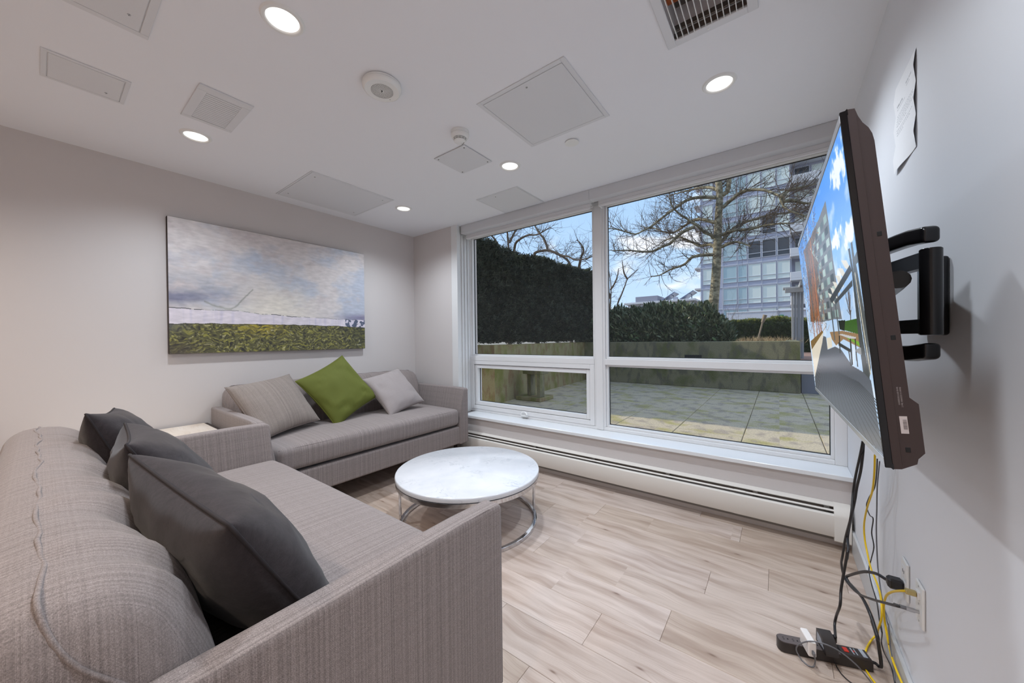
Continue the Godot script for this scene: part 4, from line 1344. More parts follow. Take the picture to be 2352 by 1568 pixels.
func build_ceiling_fittings() -> void:
	downlight(-1.437, -0.546, "bright recessed downlight in front of the round ceiling speaker")
	downlight(-2.633, -0.546, "small recessed downlight beside the slatted supply vent")
	downlight(-2.655, -1.955, "recessed downlight in the sofa corner beside the long access panel")
	downlight(-1.446, -1.925, "recessed downlight beside the square plate and smoke detector")
	downlight(-0.213, -1.905, "recessed downlight nearest the television and the air return grille")
	downlight(-0.213, -0.546, "recessed downlight over the floor in front of the television wall")
	for x in [-2.633, -1.437, -0.213]:
		downlight(x, 0.83, "recessed downlight in the rear of the room behind the sofa", Color(1.0, 0.92, 0.84))
	ceiling_panel("access_panel", "square framed access panel with one lock in the middle of the ceiling", -1.198, -0.706, -1.820, -1.322, 0.022, 0.0022, [Vector2(-0.93, -1.375)])
	ceiling_panel("access_panel", "large flush access panel with four screws over the painting sofa", -3.167, -2.556, -1.790, -1.133, 0.012, 0.002, [Vector2(-3.08, -1.19), Vector2(-2.63, -1.19), Vector2(-3.08, -1.73), Vector2(-2.63, -1.73)])
	ceiling_panel("access_panel", "flush access panel against the window blind", -2.023, -1.596, -2.612, -2.213, 0.010, 0.002, [Vector2(-1.85, -2.26)])
	ceiling_panel("access_panel", "narrow access panel with dark edge gap beside the supply vent", -2.56, -2.315, -0.262, -0.015, 0.016, 0.003, [Vector2(-2.50, -0.20)])
	ceiling_panel("access_panel", "wide framed access panel with oval latch at the top of the room", -1.942, -1.45, -0.265, 0.27, 0.024, 0.003, [Vector2(-1.84, -0.205)])
	# square blank plate
	var t := thing("blank_plate", "square white cover plate with corner screws beside the smoke detector", "cover plate", Vector3(-1.637, CEIL, -1.672))
	var b := world_mb(t)
	b.box(Vector3(-1.772, CEIL - 0.007, -1.802), Vector3(-1.502, CEIL - 0.0025, -1.544), 0.001)
	part("plate", b, M.panel_paint, t)
	b = world_mb(t)
	b.box(Vector3(-1.762, CEIL - 0.003, -1.792), Vector3(-1.512, CEIL - 0.0002, -1.554))
	part("spacer", b, M.panel_paint, t)
	for sx in [-1.752, -1.522]:
		for sz in [-1.782, -1.564]:
			b = world_mb(t)
			b.lathe([Vector2(0.005, 0.0002), Vector2(0.0045, -0.0016), Vector2(0.0001, -0.0018)], 12, Vector3(sx, CEIL - 0.007, sz))
			part("screw", flip(b), M.heater_fin, t)
	# smoke detector
	t = thing("smoke_detector", "white domed smoke detector with slotted nose", "smoke detector", Vector3(-1.432, CEIL, -1.440))
	b = MB.new()
	b.lathe([Vector2(0.050, -0.0002), Vector2(0.051, -0.018), Vector2(0.0495, -0.0185)], 40)
	part("base", flip(b), M.white_plastic, t)
	b = MB.new()
	b.lathe([Vector2(0.0480, -0.0185), Vector2(0.0505, -0.0195), Vector2(0.0490, -0.028), Vector2(0.0440, -0.036), Vector2(0.0385, -0.0395)], 40)
	part("shroud", flip(b), M.white_plastic, t)
	b = MB.new()
	b.lathe([Vector2(0.033, -0.036), Vector2(0.028, -0.052), Vector2(0.0001, -0.054)], 32)
	part("chamber", flip(b), M.heater_fin, t)
	for q in [[0.0385, -0.0395], [0.0372, -0.0435], [0.0355, -0.0475], [0.0330, -0.0515]]:
		b = MB.new()
		var ring := []
		for k in 37:
			ring.append(Vector3(cos(TAU * k / 36.0) * q[0], q[1], sin(TAU * k / 36.0) * q[0]))
		b.tube(ring, 0.0013, 6, false)
		part("grille_ring", b, M.white_plastic, t)
	for k in 12:
		b = MB.new()
		var d := Vector3(cos(TAU * k / 12.0), 0, sin(TAU * k / 12.0))
		b.tube([d * 0.0388 + Vector3(0, -0.039, 0), d * 0.0322 + Vector3(0, -0.053, 0)], 0.0016, 6)
		part("grille_rib", b, M.white_plastic, t)
	b = MB.new()
	b.lathe([Vector2(0.033, -0.051), Vector2(0.0325, -0.0555), Vector2(0.027, -0.0595), Vector2(0.0001, -0.0605)], 32)
	part("nose", flip(b), M.white_plastic, t)
	b = MB.new()
	var arc := []
	for k in 9:
		var an := -0.6 - k * 0.16
		arc.append(Vector3(cos(an) * 0.021, -0.0603, sin(an) * 0.021))
	b.tube(arc, 0.0012, 5)
	part("nose_slot", b, M.slot_dark, t)
	# round speaker sounder
	t = thing("ceiling_speaker", "flat round white speaker with a dotted grille on the ceiling", "speaker", Vector3(-1.445, CEIL, -0.956))
	b = MB.new()
	b.lathe([Vector2(0.080, -0.0005), Vector2(0.084, -0.004), Vector2(0.084, -0.011), Vector2(0.082, -0.012)], 48)
	part("mounting_ring", flip(b), M.white_plastic, t)
	b = MB.new()
	b.lathe([Vector2(0.082, -0.012), Vector2(0.0855, -0.014), Vector2(0.085, -0.020), Vector2(0.080, -0.029), Vector2(0.074, -0.032), Vector2(0.073, -0.0315), Vector2(0.0001, -0.0325)], 48)
	part("cover", flip(b), M.white_plastic, t)
	b = MB.new()
	for ringn in range(2, 10):
		var rr := ringn * 0.0052
		var cnt := int(TAU * rr / 0.0042)
		for k in cnt:
			var an := TAU * k / cnt
			b.box(Vector3(cos(an) * rr - 0.0009, -0.0331, sin(an) * rr - 0.0009), Vector3(cos(an) * rr + 0.0009, -0.0322, sin(an) * rr + 0.0009))
	var holes := part("grille_dots", b, M.heater_fin, t)
	holes.set_meta("kind", "stuff")
	b = MB.new()
	b.box(Vector3(-0.006, -0.0337, -0.002), Vector3(0.004, -0.0329, 0.001))
	b.box(Vector3(-0.002, -0.0337, 0.003), Vector3(0.007, -0.0329, 0.0055))
	part("emblem", b, M.slot_dark, t)
	b = MB.new()
	b.lathe([Vector2(0.0022, -0.0005), Vector2(0.0001, -0.0012)], 10, Vector3(-0.02, -0.0325, -0.055))
	part("indicator", flip(b), M.heater_fin, t)
	# sprinkler cover
	b = MB.new()
	b.lathe([Vector2(0.036, -0.0002), Vector2(0.036, -0.004), Vector2(0.041, -0.0045), Vector2(0.041, -0.0065), Vector2(0.0001, -0.007)], 40)
	whole("sprinkler_cover", flip(b), M.white_plastic, "small white disc sprinkler cover beside the square access panel", "sprinkler", Vector3(-0.981, CEIL, -1.925))
	# slatted supply vent
	t = thing("supply_vent", "small white slatted supply vent beside a downlight", "vent", Vector3(-2.26, CEIL, -0.55))
	var y0 := CEIL - 0.006
	b = world_mb(t)
	for q in [[-2.437, -0.655, -2.412, -0.447], [-2.123, -0.655, -2.080, -0.447], [-2.412, -0.655, -2.123, -0.620], [-2.412, -0.484, -2.123, -0.447]]:
		b.box(Vector3(q[0], y0, q[1]), Vector3(q[2], CEIL - 0.0003, q[3]), 0.0012)
	part("frame", b, M.panel_paint, t)
	b = world_mb(t)
	b.box(Vector3(-2.414, CEIL - 0.0012, -0.622), Vector3(-2.121, CEIL - 0.0003, -0.482))
	part("cavity", b, M.duct_metal, t)
	for k in 16:
		b = world_mb(t)
		var sx := -2.405 + k * 0.0182
		b.extrude(PackedVector2Array([Vector2(sx, CEIL - 0.0062), Vector2(sx + 0.0090, CEIL - 0.0028), Vector2(sx + 0.0090, CEIL - 0.0014), Vector2(sx, CEIL - 0.0048)]), 2, -0.620, -0.484)
		part("slat", b, M.panel_paint, t)
	# air return with open bars, the duct behind it
	t = thing("return_grille", "white air return grille with thin bars and an orange pipe above", "vent", Vector3(-0.2, CEIL, -1.27))
	b = world_mb(t)
	var gy := CEIL - 0.008
	b.box(Vector3(-0.352, gy, -1.552), Vector3(-0.320, CEIL - 0.0003, -0.985), 0.002)
	b.box(Vector3(-0.082, gy, -1.552), Vector3(-0.050, CEIL - 0.0003, -0.985), 0.002)
	b.box(Vector3(-0.320, gy, -1.552), Vector3(-0.082, CEIL - 0.0003, -1.519), 0.002)
	b.box(Vector3(-0.320, gy, -1.021), Vector3(-0.082, CEIL - 0.0003, -0.985), 0.002)
	part("frame", b, M.panel_paint, t)
	for k in 12:
		b = world_mb(t)
		var sx := -0.3105 + k * 0.0196
		b.box(Vector3(sx, gy + 0.001, -1.519), Vector3(sx + 0.0022, gy + 0.011, -1.021))
		part("bar", b, M.white_plastic, t)
	b = world_mb(t)
	b.box(Vector3(-0.330, CEIL + 0.001, -1.535), Vector3(-0.3221, CEIL + 0.30, -1.0))
	b.box(Vector3(-0.0799, CEIL + 0.001, -1.535), Vector3(-0.072, CEIL + 0.30, -1.0))
	b.box(Vector3(-0.322, CEIL + 0.001, -1.0199), Vector3(-0.080, CEIL + 0.30, -1.0))
	b.box(Vector3(-0.322, CEIL + 0.121, -1.535), Vector3(-0.080, CEIL + 0.30, -1.5201))
	b.box(Vector3(-0.330, CEIL + 0.30, -1.535), Vector3(-0.072, CEIL + 0.31, -1.0))
	part("duct", b, M.duct_metal, t)
	b = world_mb(t)
	b.box(Vector3(-0.3215, CEIL + 0.0005, -1.5195), Vector3(-0.0805, CEIL + 0.020, -1.516))
	b.box(Vector3(-0.3215, CEIL + 0.026, -1.5195), Vector3(-0.0805, CEIL + 0.048, -1.512), 0.002)
	part("bracket", b, M.heater_fin, t)
	b = world_mb(t)
	b.tube([Vector3(-0.321, CEIL + 0.085, -1.40), Vector3(-0.081, CEIL + 0.085, -1.40)], 0.034, 18)
	part("pipe", b, M.copper_duct, t)
	b = world_mb(t)
	b.lathe([Vector2(0.004, 0.0003), Vector2(0.0035, -0.0015), Vector2(0.0001, -0.0018)], 12, Vector3(-0.205, gy, -1.536))
	part("screw", flip(b), M.white_plastic, t)


# ---------------------------------------------------------------- furniture
func sofa() -> Node3D:
	var t := Node3D.new()
	var m: Material = M.sofa_fabric
	var b: MB
	b = MB.new()
	b.xf.origin = Vector3(0, 0.2575, 0.005)
	b.soft(Vector3(1.55, 0.165, 0.86), 0.018, Vector3i(8, 1, 4))
	part("base", b, m, t)
	# bench cushion with a soft crown
	b = MB.new()
	b.xf.origin = Vector3(0, 0.432, 0.125)
	b.soft(Vector3(1.526, 0.152, 0.64), 0.040, Vector3i(20, 3, 10), func(p: Vector3) -> Vector3:
		var k := (1.0 - pow(absf(p.x) / 0.80, 2.0)) * (1.0 - pow(absf(p.z) / 0.36, 2.0))
		if p.y > 0.0:
			p.y += 0.022 * maxf(k, 0.0)
		if p.z > 0.25:
			p.z += 0.008 * (1.0 - pow(p.y / 0.09, 2.0)) * (1.0 - pow(absf(p.x) / 0.80, 4.0))
		return p)
	var seat := part("seat_cushion", b, m, t)
	for yy in [0.060, -0.060]:
		b = MB.new()
		b.xf.origin = Vector3(0, 0.432, 0.125)
		var path := []
		for k in 41:
			var x := lerpf(-0.745, 0.745, k / 40.0)
			var e := pow(absf(x) / 0.763, 14.0)
			path.append(Vector3(x * (1.0 + 0.010 * e), yy + (0.006 if yy > 0 else 0.0), 0.3075 + 0.004 * (1.0 - e) - 0.02 * e))
		b.tube(path, 0.0028, 6)
		part("piping", b, m, seat)
	# arms lean out a little towards the top
	for s in [1.0, -1.0]:
		b = MB.new()
		b.xf.origin = Vector3(s * 0.8225, 0.4345, 0.0125)
		b.soft(Vector3(0.12, 0.531, 0.855), 0.016, Vector3i(3, 12, 6), func(p: Vector3) -> Vector3:
			var k := pow(clampf((p.y + 0.08) / 0.345, 0.0, 1.0), 1.5)
			var inner := clampf((0.06 - p.x * s) / 0.12, 0.0, 1.0)
			p.x += s * 0.062 * k * inner
			if p.y > 0.2 and p.z > 0.36:
				p.y -= 2.2 * pow(p.z - 0.36, 2.0)
			return p)
		var arm := part("arm", b, m, t)
		b = MB.new()
		b.xf.origin = Vector3(s * 0.8225, 0.4345, 0.0125)
		var path := [Vector3(s * 0.0545, -0.255, 0.4225), Vector3(s * 0.0545, 0.0, 0.4225), Vector3(s * 0.0545, 0.225, 0.4225), Vector3(s * 0.0545, 0.2435, 0.412), Vector3(s * 0.0545, 0.256, 0.380), Vector3(s * 0.0545, 0.2605, 0.33), Vector3(s * 0.0545, 0.2610, 0.0), Vector3(s * 0.0545, 0.2610, -0.40)]
		b.tube(curve(path, 0.02), 0.0028, 6)
		part("piping", b, m, arm)
	# padded back
	b = MB.new()
	b.xf.origin = Vector3(0, 0.585, -0.305)
	var wr := noise(64, 3.0, 2)
	b.soft(Vector3(1.655, 0.51, 0.27), 0.075, Vector3i(64, 16, 5), func(p: Vector3) -> Vector3:
		var hgt := clampf((p.y + 0.10) / 0.35, 0.0, 1.0)
		var e := 1.0 - pow(absf(p.x) / 0.83, 6.0)
		if p.z > -0.06:
			var f := clampf((p.z + 0.06) / 0.12, 0.0, 1.0)
			p.z -= 0.085 * hgt * hgt * f
			p.z += 0.022 * f * sin(clampf((p.y + 0.2) / 0.42, 0.0, 1.0) * PI) * e
			# gathers running down from the top seam
			var band := exp(-pow((p.y - 0.17) / 0.10, 2.0))
			var g := sin(p.x * 21.0 + wr.get_noise_2d(p.x, 0.0) * 5.0) * 0.011 + wr.get_noise_2d(p.x * 2.0, p.y) * 0.012
			p.z += g * band * f * e
			p.y += g * 0.5 * band * f * e
		p.y += 0.010 * e * clampf((p.y - 0.15) / 0.1, 0.0, 1.0)
		return p)
	var back := part("back", b, m, t)
	b = MB.new()
	var path := []
	for k in 61:
		var x := lerpf(-0.775, 0.775, k / 60.0)
		var e := 1.0 - pow(absf(x) / 0.83, 6.0)
		path.append(Vector3(x, 0.8395 + 0.010 * e + 0.0012 * sin(x * 40.0), -0.355 + 0.004 * sin(x * 17.0) + wr.get_noise_2d(x * 2.0, 9.0) * 0.008))
	for s in [1.0, -1.0]:
		var tail := [Vector3(s * 0.795, 0.8315, -0.354), Vector3(s * 0.8165, 0.803, -0.345), Vector3(s * 0.8285, 0.762, -0.325), Vector3(s * 0.8285, 0.715, -0.290), Vector3(s * 0.8280, 0.69, -0.270)]
		if s > 0:
			path.append_array(tail)
		else:
			tail.reverse()
			path = tail + path
	b.tube(curve(path, 0.02), 0.0032, 6)
	part("piping", b, m, back)
	for s in [1.0, -1.0]:
		for z in [0.39, -0.39]:
			b = MB.new()
			b.box(Vector3(s * 0.78 - 0.028, 0.0, z - 0.028), Vector3(s * 0.78 + 0.028, 0.178, z + 0.028), 0.004)
			part("leg", b, M.dark_wood, t)
	return t


func pillow(w: float, h: float, thick: float, seed_: int, crease: float) -> MB:
	var b := MB.new()
	var wr := noise(seed_, 4.5, 3)
	var k := 26
	for side in [1.0, -1.0]:
		var rows := []
		for j in k + 1:
			var row := PackedVector3Array()
			for i in k + 1:
				var u := sin((float(i) / k - 0.5) * PI)
				var v := sin((float(j) / k - 0.5) * PI)
				if side < 0:
					u = -u
				var px := w * 0.5 * u * (1.0 - 0.075 * (1.0 - v * v))
				var py := h * 0.5 * v * (1.0 - 0.075 * (1.0 - u * u))
				var body := pow(maxf((1.0 - u * u) * (1.0 - v * v), 0.0), 0.42)
				var pz := thick * 0.5 * body
				var edge := 1.0 - pow(maxf(absf(u), absf(v)), 8.0)
				pz += crease * edge * (wr.get_noise_2d(px * 1.3 + seed_, py * 1.3) * 0.8 + 0.55 * sin((px * 26.0 + py * 31.0) + wr.get_noise_2d(px, py + 7.0) * 6.0) * exp(-pow((absf(u) + absf(v) - 1.15) / 0.28, 2.0)))
				pz = maxf(pz, 0.0)
				row.append(Vector3(px, py, pz * side))
			rows.append(row)
		b.grid(rows)
	return b


func pillow_edge(w: float, h: float, r: float) -> MB:
	var b := MB.new()
	var path := []
	for s in 4:
		for i in 16:
			var q := -1.0 + 2.0 * i / 16.0
			var u: float = [q, 1.0, -q, -1.0][s]
			var v: float = [-1.0, q, 1.0, -q][s]
			path.append(Vector3(w * 0.5 * u * (1.0 - 0.075 * (1.0 - v * v)), h * 0.5 * v * (1.0 - 0.075 * (1.0 - u * u)), 0))
	path.append(path[0])
	b.tube(path, r, 6, false)
	return b


func cushion(called: String, label: String, at: Vector3, euler_deg: Vector3, size: Vector3, m: Material, edge: Material, seed_: int, crease: float, group := "") -> Node3D:
	var t := thing(called, label, "cushion", at, Basis.from_euler(euler_deg * PI / 180.0, EULER_ORDER_YXZ), group)
	part("cover", pillow(size.x, size.y, size.z, seed_, crease), m, t)
	part("piping", pillow_edge(size.x, size.y, 0.0035), edge, t)
	return t


func build_sofas() -> void:
	var a := sofa()
	a.name = numbered("sofa")
	add_child(a)
	a.transform = Transform3D(Basis(Vector3.UP, PI), Vector3(-1.5175, 0, -0.350))
	tag(a, "taupe woven sofa holding three dark cushions, its back to the room", "sofa", "pair of taupe sofas")
	var c := a.duplicate()
	c.name = numbered("sofa")
	add_child(c)
	c.transform = Transform3D(Basis(Vector3.UP, PI / 2), Vector3(-2.860, 0, -1.6175))
	tag(c, "taupe woven sofa under the painting with grey and green cushions", "sofa", "pair of taupe sofas")
	# dark felt cushions leaning on the back of the first sofa
	cushion("throw_cushion", "charcoal felt cushion next to the near arm of the sofa", Vector3(-1.00, 0.690, -0.262), Vector3(-30, 184, 4), Vector3(0.53, 0.44, 0.20), M.cushion_dark, M.piping_dark, 5, 0.010, "charcoal felt cushions")
	cushion("throw_cushion", "charcoal felt cushion in the middle of three in a row", Vector3(-1.525, 0.700, -0.250), Vector3(-27, 176, -3), Vector3(0.52, 0.45, 0.20), M.cushion_dark, M.piping_dark, 15, 0.010, "charcoal felt cushions")
	cushion("throw_cushion", "charcoal felt cushion next to the marble side table", Vector3(-1.985, 0.705, -0.215), Vector3(-22, 170, -6), Vector3(0.47, 0.45, 0.19), M.cushion_dark, M.piping_dark, 25, 0.010, "charcoal felt cushions")
	# cushions on the second sofa
	cushion("throw_cushion", "large taupe woven cushion leaning beside the sofa arm and side table", Vector3(-2.865, 0.715, -1.005), Vector3(-38, 103, 7), Vector3(0.46, 0.44, 0.17), M.cushion_grey, M.piping_taupe, 35, 0.006)
	var g := cushion("throw_cushion", "olive green velvet cushion standing on its corner", Vector3(-2.905, 0.765, -1.485), Vector3(-30, 90, 26), Vector3(0.47, 0.47, 0.16), M.green_velvet, M.piping_green, 45, 0.014)
	var b := MB.new()
	b.box(Vector3(0.222, -0.202, -0.001), Vector3(0.250, -0.187, 0.001))
	part("care_tag", b, M.white_plastic, g)
	cushion("throw_cushion", "smooth silver grey cushion with creases nearest the window", Vector3(-2.845, 0.698, -1.965), Vector3(-42, 91, 12), Vector3(0.43, 0.43, 0.15), M.cushion_taupe, M.piping_taupe, 55, 0.011)


func build_tables() -> void:
	var t := thing("coffee_table", "round white marble coffee table on a chrome ring base", "coffee table", Vector3(-1.62, 0, -1.668))
	var b := MB.new()
	b.lathe([Vector2(0.0001, 0.304), Vector2(0.452, 0.304), Vector2(0.456, 0.306), Vector2(0.457, 0.312), Vector2(0.457, 0.326), Vector2(0.455, 0.330), Vector2(0.451, 0.332), Vector2(0.0001, 0.332)], 96)
	part("table_top", b, M.marble, t)
	b = MB.new()
	b.lathe([Vector2(0.432, 0.300), Vector2(0.432, 0.278), Vector2(0.434, 0.276), Vector2(0.453, 0.276), Vector2(0.455, 0.278), Vector2(0.455, 0.300), Vector2(0.453, 0.3005), Vector2(0.434, 0.3005), Vector2(0.432, 0.300)], 96)
	b.lathe([Vector2(0.436, 0.3005), Vector2(0.442, 0.3005), Vector2(0.442, 0.304), Vector2(0.436, 0.304)], 96)
	part("top_rim", b, M.chrome, t)
	b = MB.new()
	b.lathe([Vector2(0.418, 0.020), Vector2(0.418, 0.002), Vector2(0.420, 0.0), Vector2(0.438, 0.0), Vector2(0.440, 0.002), Vector2(0.440, 0.020), Vector2(0.438, 0.022), Vector2(0.420, 0.022), Vector2(0.418, 0.020)], 96)
	part("base_ring", b, M.chrome, t)
	for k in 4:
		b = MB.new()
		var an := deg_to_rad(44.0 + 90.0 * k)
		b.xf = Transform3D(Basis(Vector3.UP, -an), Vector3.ZERO)
		b.box(Vector3(0.4255, 0.021, -0.011), Vector3(0.4395, 0.277, 0.011), 0.002)
		part("leg", b, M.chrome, t)
	t = thing("side_table", "low corner side table with pale top between the sofas", "side table", Vector3(-2.87, 0, -0.33))
	b = world_mb(t)
	b.box(Vector3(-3.285, 0.578, -0.700), Vector3(-2.455, 0.592, 0.040), 0.003)
	part("table_top", b, M.table_laminate, t)
	b = world_mb(t)
	b.box(Vector3(-3.295, 0.545, -0.722), Vector3(-2.445, 0.588, -0.7005), 0.002)
	b.box(Vector3(-3.295, 0.545, 0.0405), Vector3(-2.445, 0.588, 0.062), 0.002)
	b.box(Vector3(-3.295, 0.545, -0.700), Vector3(-3.2855, 0.588, 0.040), 0.002)
	b.box(Vector3(-2.4545, 0.545, -0.700), Vector3(-2.445, 0.588, 0.040), 0.002)
	b.box(Vector3(-3.28, 0.56, -0.69), Vector3(-2.46, 0.577, 0.03))
	part("apron", b, M.dark_wood, t)
	for x in [-3.27, -2.47]:
		for z in [-0.70, 0.04]:
			b = world_mb(t)
			b.box(Vector3(x - 0.022, 0, z - 0.02), Vector3(x + 0.022, 0.546, z + 0.02), 0.003)
			part("leg", b, M.dark_wood, t)


# ---------------------------------------------------------------- things on the walls
func build_wall_things() -> void:
	var t := thing("landscape_painting", "wide unframed landscape painting of clouds over green marsh", "painting", Vector3(-3.29, 1.089, -1.2285))
	var b := world_mb(t)
	b.box(Vector3(-3.309, 1.089, -1.935), Vector3(-3.2708, 2.020, -0.522), 0.003)
	part("stretcher", b, M.canvas_edge, t)
	b = world_mb(t)
	b.quad_uv(Vector3(-3.2700, 1.091, -0.524), Vector3(-3.2700, 1.091, -1.933), Vector3(-3.2700, 2.018, -1.933), Vector3(-3.2700, 2.018, -0.524), [Vector2(0, 1), Vector2(1, 1), Vector2(1, 0), Vector2(0, 0)])
	b.quad(Vector3(-3.2702, 1.091, -1.933), Vector3(-3.2702, 1.091, -0.524), Vector3(-3.2702, 2.018, -0.524), Vector3(-3.2702, 2.018, -1.933))
	part("canvas", b, M.painted_canvas, t)
	# notice taped to the right wall, its free edges lifting a little
	b = MB.new()
	var rows := []
	for j in 13:
		var row := PackedVector3Array()
		for i in 9:
			var u := i / 8.0
			var v := j / 12.0
			var z := -1.718 + 0.217 * u
			var y := 1.694 + 0.279 * v
			var lift := 0.0012 + 0.005 * pow(absf(u - 0.5) * 2.0, 4.0) * pow(sin(v * PI * 3.0), 2.0) + 0.006 * pow(1.0 - v, 5.0) * sin(u * 5.0 + 0.4) * 0.6 + 0.003 * pow(1.0 - v, 4.0)
			row.append(Vector3(XR - lift - 0.0006, y, z))
		rows.append(row)
	b.grid(rows)
	for k in b.t.size():
		b.t[k] = Vector2((b.v[k].z + 1.718) / 0.217, 1.0 - (b.v[k].y - 1.694) / 0.279)
	# a sheet seen from the room side: left edge is the far one
	whole("paper_notice", flip(flip_if_needed(b, Vector3(-1, 0, 0))), M.notice_paper, "white printed paper notice taped high on the television wall", "notice")
	# two wall plates
	t = thing("power_outlet", "white double power outlet plate with a black plug in it", "outlet", Vector3(XR, 0.393, -1.623))
	b = world_mb(t)
	b.box(Vector3(XR - 0.007, 0.335, -1.655), Vector3(XR - 0.0003, 0.453, -1.591), 0.004)
	var plate := part("plate", b, M.white_plastic, t)
	for y in [0.372, 0.416]:
		b = world_mb(t)
		b.box(Vector3(XR - 0.0085, y - 0.017, -1.640), Vector3(XR - 0.006, y + 0.017, -1.606), 0.003)
		part("socket", b, M.vinyl_white, plate)
		for z in [-1.630, -1.616]:
			b = world_mb(t)
			b.box(Vector3(XR - 0.0090, y - 0.004, z - 0.0015), Vector3(XR - 0.0080, y + 0.006, z + 0.0015))
			part("slot", b, M.slot_dark, plate)
	t = thing("data_plate", "white data wall plate with yellow and coaxial connectors", "wall plate", Vector3(XR, 0.404, -1.476))
	b = world_mb(t)
	b.box(Vector3(XR - 0.007, 0.346, -1.508), Vector3(XR - 0.0003, 0.462, -1.444), 0.004)
	part("plate", b, M.white_plastic, t)
	b = world_mb(t)
	b.box(Vector3(XR - 0.012, 0.420, -1.484), Vector3(XR - 0.006, 0.442, -1.462), 0.001)
	part("network_jack", b, M.vinyl_white, t)
	b = world_mb(t)
	b.tube([Vector3(XR - 0.006, 0.382, -1.473), Vector3(XR - 0.015, 0.382, -1.473)], 0.0048, 10)
	part("coaxial_jack", b, M.steel, t)
	for y in [0.356, 0.404, 0.453]:
		b = world_mb(t)
		b.box(Vector3(XR - 0.0078, y - 0.002, -1.478), Vector3(XR - 0.0068, y + 0.002, -1.474))
		part("screw", b, M.steel, t)


func flip_if_needed(b: MB, want: Vector3) -> MB:
	# returned facing away from «want», so that one more flip faces it
	if b.n[b.n.size() / 2].dot(want) > 0.0:
		return flip(b)
	return b


